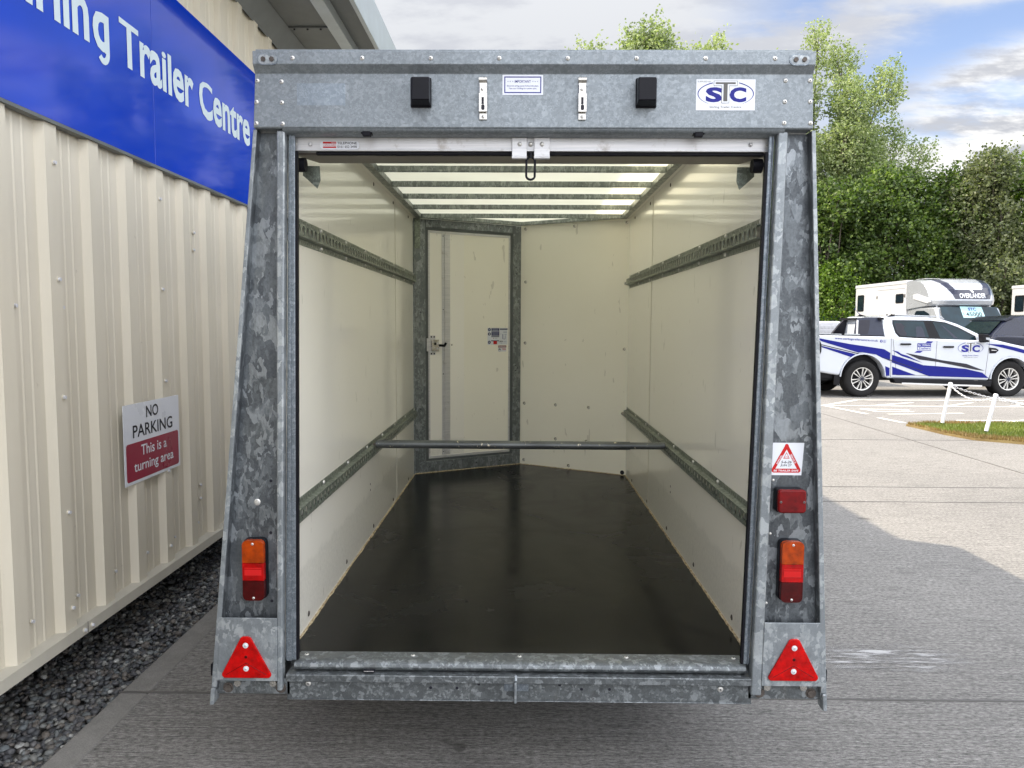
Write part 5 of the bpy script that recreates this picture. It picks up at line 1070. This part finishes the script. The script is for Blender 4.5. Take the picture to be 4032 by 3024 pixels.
    ws = MB(); a = [(x0+.10, 22.68, 1.36), (x1-.10, 22.68, 1.36), (x1-.19, 23.175, 2.07), (x0+.19, 23.175, 2.07)]; ws.add([Vector(q)+Vector((0, -.03, .02)) for q in a]+a, [(0, 1, 2, 3), (4, 7, 6, 5), (0, 4, 5, 1), (1, 5, 6, 2), (2, 6, 7, 3), (3, 7, 4, 0)], GLASS2); wso = part(ws, 'windscreen', H)
    u_ = X; v_2 = (Vector((0, .495, .71))).normalized(); w3 = u_.cross(v_2)
    pc = MB(); pc.prism([(13.33, 0), (13.98, 0), (13.98, .40), (13.33, .42)], .045, CARDW, o=Vector((0, 22.95, 1.735)), u=u_, v=v_2, d0=.035)
    pco = part(pc, 'price_card', wso); b = MB(); b.text('45000', INKK, Vector((13.44, 22.95, 1.735))+v_2*.05, u_, v_2, W=.48, H=.15, bold=.02, d=.047); b.text('STC', INKB, Vector((13.55, 22.95, 1.735))+v_2*.26, u_, v_2, W=.24, H=.11, bold=.04, d=.047); b.text('£', INKK, Vector((13.36, 22.95, 1.735))+v_2*.11, u_, v_2, W=.045, H=.09, d=.047); part(b, 'lettering', pco)
    part(MB().prism([(-24.35, 1.50), (-23.25, 1.46), (-23.5, 1.88), (-23.8, 1.98), (-24.25, 1.98), (-24.35, 1.9)], .012, GLASS, o=(x0+.05, 0, 0), u=-Y, v=Z, d0=-.02), 'cab_window', H, bevel=.004)
    for y_ in (22.75, 27.4):
        wheel2(H, x0+.06, y_, .34, 1); wheel2(H, x1-.06, y_, .34, -1)
    return H
def wheel2(parent, x, y_, r, s_):
    part(MB().cyl((x, y_, r), (x+s_*.22, y_, r), r, RUB, 28).cyl((x-s_*.004, y_, r), (x+s_*.05, y_, r), r*.6, SILV, 22), 'wheel', parent, bevel=.02)
GREYK = simple('navy_graphic', (.016, .018, .035), .3, coat=.5)
HB = horsebox('horsebox', 'silver fronted white horsebox with dark overcab graphic and a price card in the windscreen', 'horseboxes parked by the fence')
HB2 = copy_tree(HB); HB2.location = (HB.location.x+5.78, HB.location.y-.05, .02); HB2['label'] = 'white horsebox cut off by the right edge of the photo'
# ---- black estate car between the pickup and the horseboxes
SV = thing('parked_car', 'black estate car with sloping rear window behind the white pickup', 'car', (11.35, 18.35, 0), R(-3))
def W_(mb, name, **k): return part(mb, name, SV, local=True, **k)
SW = 1.9
def tum2(q):
    x, y_, z = q; e = max(0, z-1.15)*.38; c = SW/2; return Vector((x, c+(y_-c)*(1-e/c), z))
lo = [(0, .5), (-.08, .8), (-.04, 1.14), (.12, 1.30), (.4, 1.30), (3.4, 1.16), (4.3, 1.0), (4.65, .85), (4.7, .5), (4.3, .38), (4.2, .38), (4.1, .66), (3.85, .78), (3.6, .66), (3.5, .36), (1.3, .36), (1.2, .66), (.95, .78), (.7, .66), (.6, .4), (.3, .4)]
W_(MB().prism(lo, 0, PAINTK, o=(0, 0, 0), u=X, v=Z, d0=-SW), 'body', bevel=.06, seg=3)
W_(MB().prism([(.02, 1.2), (.10, 1.33), (.44, 1.66), (.60, 1.735), (1.2, 1.80), (2.0, 1.80), (2.6, 1.70), (3.4, 1.2)], 0, PAINTK, o=(0, 0, 0), u=X, v=Z, d0=-SW, fn=tum2), 'cabin', bevel=.05, seg=3)
W_(MB().add([tum2(q) for q in ((.07, .14, 1.32), (.07, SW-.14, 1.32), (.42, SW-.14, 1.66), (.42, .14, 1.66))], [(0, 3, 2, 1)], GLASS).add([tum2(q)+Vector((-.02, 0, .02)) for q in ((.09, .14, 1.32), (.09, SW-.14, 1.32), (.42, SW-.16, 1.64), (.42, .16, 1.64))], [(0, 3, 2, 1)], GLASS), 'rear_window')
W_(MB().prism([(.36, 1.655), (.56, 1.765), (.62, 1.765), (.60, 1.70), (.42, 1.63)], -.17, PAINTK, o=(0, 0, 0), u=X, v=Z, d0=-SW+.17), 'spoiler', bevel=.01)
for p in ([(.75, 1.27), (1.0, 1.58), (1.25, 1.62), (1.5, 1.64), (1.52, 1.25)], [(1.6, 1.25), (1.58, 1.64), (2.15, 1.62), (2.45, 1.23)]): W_(MB().prism(p, .003, GLASS, o=(0, 0, 0), u=X, v=Z, d0=-.004, fn=tum2), 'side_window')
W_(MB().prism([(.68, 1.245), (2.5, 1.205), (2.5, 1.225), (.68, 1.265)], .008, ALU, o=(0, 0, 0), u=X, v=Z, d0=-.02, fn=tum2), 'window_trim'); W_(MB().box(-.09, .02, .12, .5, .98, 1.1, L_DRED).box(-.09, .02, SW-.5, SW-.12, .98, 1.1, L_DRED), 'tail_lamp', bevel=.01)
for x in (.95, 3.85):
    for f_, t in ((-1, .02), (1, SW-.02)): wheel(SV, x, t, .35, .35, .24, .22, face=f_, spokes=7)
# ---- white box trailer behind the pickup bed
WT = thing('white_trailer', 'white rounded trailer with eight small square vents behind the pickup bed', 'trailer', (7.4, 19.2, 0))
part(MB().prism([(5.4, .5), (8.45, .5), (8.50, 1.1), (8.40, 1.38), (8.22, 1.56), (7.95, 1.62), (5.4, 1.60)], 0, HBOX, o=(0, 19.0, 0), u=X, v=Z, d0=-1.6), 'box_body', WT, bevel=.06, seg=3)
part(MB().box(5.6, 8.2, 18.995, 18.999, 1.20, 1.56, simple('grey_board', (.5, .5, .52), .4)), 'side_panel', WT)
o0 = None
for i in range(8):
    if o0 is None: o0 = part(MB().box(0, .062, 18.985, 18.994, 0, .065, HBOX), 'vent', WT, bevel=.006)
    else: o0 = dup(o0, (0, 0, 0))
    o0.location = (7.50+(i % 4)*.092, 0, 1.435-(i//4)*.098)
for x in (6.6, 7.3): part(MB().cyl((x, 18.98, .3), (x, 19.2, .3), .3, RUB, 24), 'wheel', WT)
# ---- palisade fence
FN = thing('palisade_fence', 'dark green palisade fence running below the trees', 'fence', (12, 29.6, 0)); FY = 29.6
rl = MB(); rl.box(2, 30, FY, FY+.05, .35, .41, FENCEG).box(2, 30, FY, FY+.05, 1.55, 1.61, FENCEG); part(rl, 'fence_rail', FN)
pl = MB(); x = 2.
while x < 30:
    pl.prism([(x, .06), (x+.07, .06), (x+.07, 1.80), (x+.035, 1.90), (x, 1.80)], .02, FENCEG, o=(0, FY, 0), u=X, v=Z, d0=0); x += .155
part(pl, 'pale_panel', FN)
for i in range(11): part(MB().box(2+i*2.75, 2.1+i*2.75, FY+.05, FY+.15, 0, 1.85, FENCEG), 'fence_post', FN)
# ================================================================= TREES
def leaves(name, parent, C_, Rd, n, size, mat, seed, flat=.85, sprig=6, up=.0):
    """n leaves gathered in sprigs around clump centres C_ (k,3) with radii Rd (k,3)"""
    g = np.random.default_rng(seed); C_ = np.array(C_, float); Rd = np.array(Rd, float); vol = Rd.prod(1)**(2/3); pr = vol/vol.sum(); ns = n//sprig
    idx = g.choice(len(C_), ns, p=pr); d = g.normal(size=(ns, 3)); d /= np.linalg.norm(d, axis=1)[:, None]; rad = g.uniform(.25, 1.08, ns)**flat
    lump = 1+.18*np.sin(d[:, 0]*5+idx)+.14*np.sin(d[:, 2]*7+idx*2); c = C_[idx]+d*Rd[idx]*(rad*lump)[:, None]
    dirv = d+np.array([0, 0, up])+g.normal(0, .5, (ns, 3)); dirv /= np.linalg.norm(dirv, axis=1)[:, None]
    k = sprig; base = np.repeat(c, k, 0)+np.repeat(dirv, k, 0)*np.tile(np.linspace(0, size*3.0, k), ns)[:, None]+g.normal(0, size*.4, (ns*k, 3))
    m_ = ns*k; a = g.normal(size=(m_, 3)); a[:, 2] *= .7; a /= np.linalg.norm(a, axis=1)[:, None]; b_ = np.cross(a, g.normal(size=(m_, 3))); b_ /= np.linalg.norm(b_, axis=1)[:, None]
    s_ = size*g.uniform(.6, 1.35, m_)[:, None]; a = a*s_; b_ = b_*s_*.36; nrm = np.cross(a, b_); nrm /= np.linalg.norm(nrm, axis=1)[:, None]
    V_ = np.stack([base, base+a*.5+b_+nrm*s_*.05, base+a, base+a*.5-b_+nrm*s_*.05], 1).reshape(-1, 3); V_[:, 2] = np.maximum(V_[:, 2], .1)
    o = np_mesh(name, V_, np.arange(len(V_)).reshape(-1, 4), mat, 4, False); o.parent = parent; o.matrix_parent_inverse = WM[parent.name].inverted(); return o
def limb(mb, p0, p1, r0, r1, bend, g):
    p0 = Vector(p0); p1 = Vector(p1); n_ = 7; pts = []; rs = []
    o = Vector((g.uniform(-1, 1), g.uniform(-1, 1), g.uniform(-.2, .4)))*bend
    for i in range(n_+1): t = i/n_; pts.append(p0.lerp(p1, t)+o*math.sin(t*math.pi)+Vector((g.uniform(-1, 1), g.uniform(-1, 1), 0))*bend*.15); rs.append(r0+(r1-r0)*t)
    mb.tube(pts, rs, BARK, 6)
def tree(name, label, cat, x, y_, clumps, n, size, mat, seed, group, trunk=None, sprig=6, up=.0, flat=.85, twigs=0):
    g = random.Random(seed); t = thing(name, label, cat, (x, y_, 0), group=group); mb = MB(); top = max(c[2] for c in clumps)
    hh = trunk or top*.45; limb(mb, (x, y_, -.05), (x+g.uniform(-.2, .2), y_, hh), .05+top*.014, .03+top*.008, .15, g); tr = part(mb, 'trunk', t)
    lm = MB()
    for c in clumps:
        s0 = g.uniform(.25, .85)*hh; limb(lm, (x, y_, s0), (c[0], c[1], c[2]+c[5]*.5), .02+top*.005, .015, .25, g)
        for k in range(twigs): limb(lm, (c[0]+g.uniform(-.2, .2), c[1], c[2]-c[5]*.6), (c[0]+g.uniform(-1, 1)*c[3], c[1]+g.uniform(-1, 1)*c[4], c[2]+g.uniform(.2, 1)*c[5]), .022, .006, .15, g)
    part(lm, 'limb', t); leaves('crown', t, [c[:3] for c in clumps], [c[3:] for c in clumps], n, size, mat, seed, sprig=sprig, up=up, flat=flat); return t
TG = 'trees beyond the green fence'
PT = 'tall pale feathery trees'
# tall pale willow-like tree just right of the trailer
cl = []
g = random.Random(5)
for (ax, az, bx_, bz, r) in ((12.6, 5, 12.6, 13.4, .75), (13.4, 5, 14.3, 12.9, .85), (13.8, 5, 15.6, 11.4, .85), (14.0, 5, 16.4, 9.6, .75), (12.2, 5, 11.9, 12.2, .8), (13.0, 4.5, 13.6, 10.5, 1.1), (11.6, 4.5, 11.3, 9.5, 1.0), (14.6, 5, 16.0, 7.6, .9), (14.2, 5, 15.1, 10.0, 1.1), (15, 5.5, 16.9, 8.3, .7)):
    for k in range(5): t = k/4; cl.append((ax+(bx_-ax)*t+g.uniform(-.3, .3), 33.6+g.uniform(-1.2, 1.2), az+(bz-az)*t, r*(1.4-.65*t), r, 1.25-.2*t))
tree('pale_tree', 'tall feathery pale green tree rising just right of the trailer', 'tree', 13.2, 33.8, cl, 150000, .105, LF_PALE, 11, TG, trunk=7, up=.5, sprig=7, twigs=3, flat=.7)
for i, (x, zt, lb, hw) in enumerate(((2.9, 13.0, 'leftmost feathery treetop showing above the trailer header', .8), (5.3, 13.8, 'tallest feathery treetop above the middle of the trailer header', 1.25), (7.3, 13.6, 'feathery treetop above the trailer header, nearest the black buffer on the right', .75))):
    cl = []; g = random.Random(20+i)
    for k in range(9): q = g.uniform(-1, 1); cl.append((x+q*hw*(1.0), 33+g.uniform(-1, 1), zt-.25-abs(q)*1.1-g.uniform(0, 1.0), .55, .7, .95))
    for k in range(8): cl.append((x+g.uniform(-1.3, 1.3)*hw, 33+g.uniform(-1, 1), zt-3.4-g.uniform(0, 5), 1.2, 1.2, 1.3))
    tree('pale_tree', lb, 'tree', x, 33, cl, 30000, .13, LF_PALE, 30+i, TG, trunk=9, up=.6, twigs=2)
def dense(x, y_, zt, hw, mat, seed, lb, n=17000, size=.14, name='broadleaf_tree', cat='tree', zb=1.2):
    g = random.Random(seed); cl = []; z = zb
    while z < zt-.5:
        f = min(1, (zt-z)/1.8)
        for k in range(4): cl.append((x+g.uniform(-1, 1)*hw*f, y_+g.uniform(-.9, .9), z+g.uniform(-.3, .4), g.uniform(.6, .95), .8, g.uniform(.55, .85)))
        z += .72
    cl.append((x, y_, zt-.6, .6, .6, .6)); cl.append((x+g.uniform(-.8, .8)*hw, y_, zt-.9, .5, .6, .6)); return tree(name, lb, cat, x, y_, cl, int(n*1.35), size, mat, seed, TG, up=.15, twigs=1)
dense(12.6, 31.2, 7.1, 1.5, LF_DARK, 41, 'dense dark green tree beside the trailer, under the tall pale tree', 20000)
dense(15.2, 31.6, 7.9, 1.7, LF_DARK, 42, 'dense dark green tree behind the long white horsebox roof', 24000)
dense(17.6, 32.0, 8.0, 1.2, LF_DARK, 43, 'dark green tree left of the olive one, above the horsebox cab', 17000)
dense(18.9, 31.0, 8.4, 1.15, LF_GREY, 44, 'olive grey leaved tree with a ragged tip above the black car', 22000, .13)
dense(21.4, 31.4, 8.7, 1.3, LF_LIME, 45, 'bright green tree at the right edge of the photo', 18000)
dense(20.2, 33.2, 8.2, 1.2, LF_DARK, 46, 'dark tree between the olive tree and the bright green one', 13000)
dense(12.2, 30.3, 3.9, .8, LF_LIME, 47, 'yellow green bush low against the fence beside the trailer', 9000, .12, 'bush', 'bush', .6)
dense(18.6, 30.3, 4.6, .9, LF_GREY, 48, 'olive bush low behind the horsebox cab', 8000, .12, 'bush', 'bush', .6)
for i, (x, zt) in enumerate(((9.3, 7.0), (5.5, 7.2), (1.5, 6.8), (24.5, 8.6), (28, 8.3))):
    dense(x, 32.5, zt, 2.0, LF_DARK, 60+i, ('dark tree hidden mostly behind the trailer, nearest the pale tree', 'dark tree wholly behind the trailer box', 'dark tree beyond the building corner', 'dark tree beyond the right edge of the yard', 'farthest right dark tree along the fence')[i], 9000, .2)
# a darker wood fills in behind
cl = [(x, 38+random.uniform(-1, 1), z+random.uniform(-.4, .4), 1.6, 1.2, 1.2) for x in np.arange(0, 34, 1.7) for z in (1.4, 2.8, 4.2, 5.6)]
wd = leaves('far_wood', thing('tmp', 'x y z w', 'x'), [c[:3] for c in cl], [c[3:] for c in cl], 40000, .26, LF_DARK, 99)
tm_ = wd.parent; wd.parent = None; wd.matrix_parent_inverse = Matrix.Identity(4); bpy.data.objects.remove(tm_); tag(wd, kind='stuff')
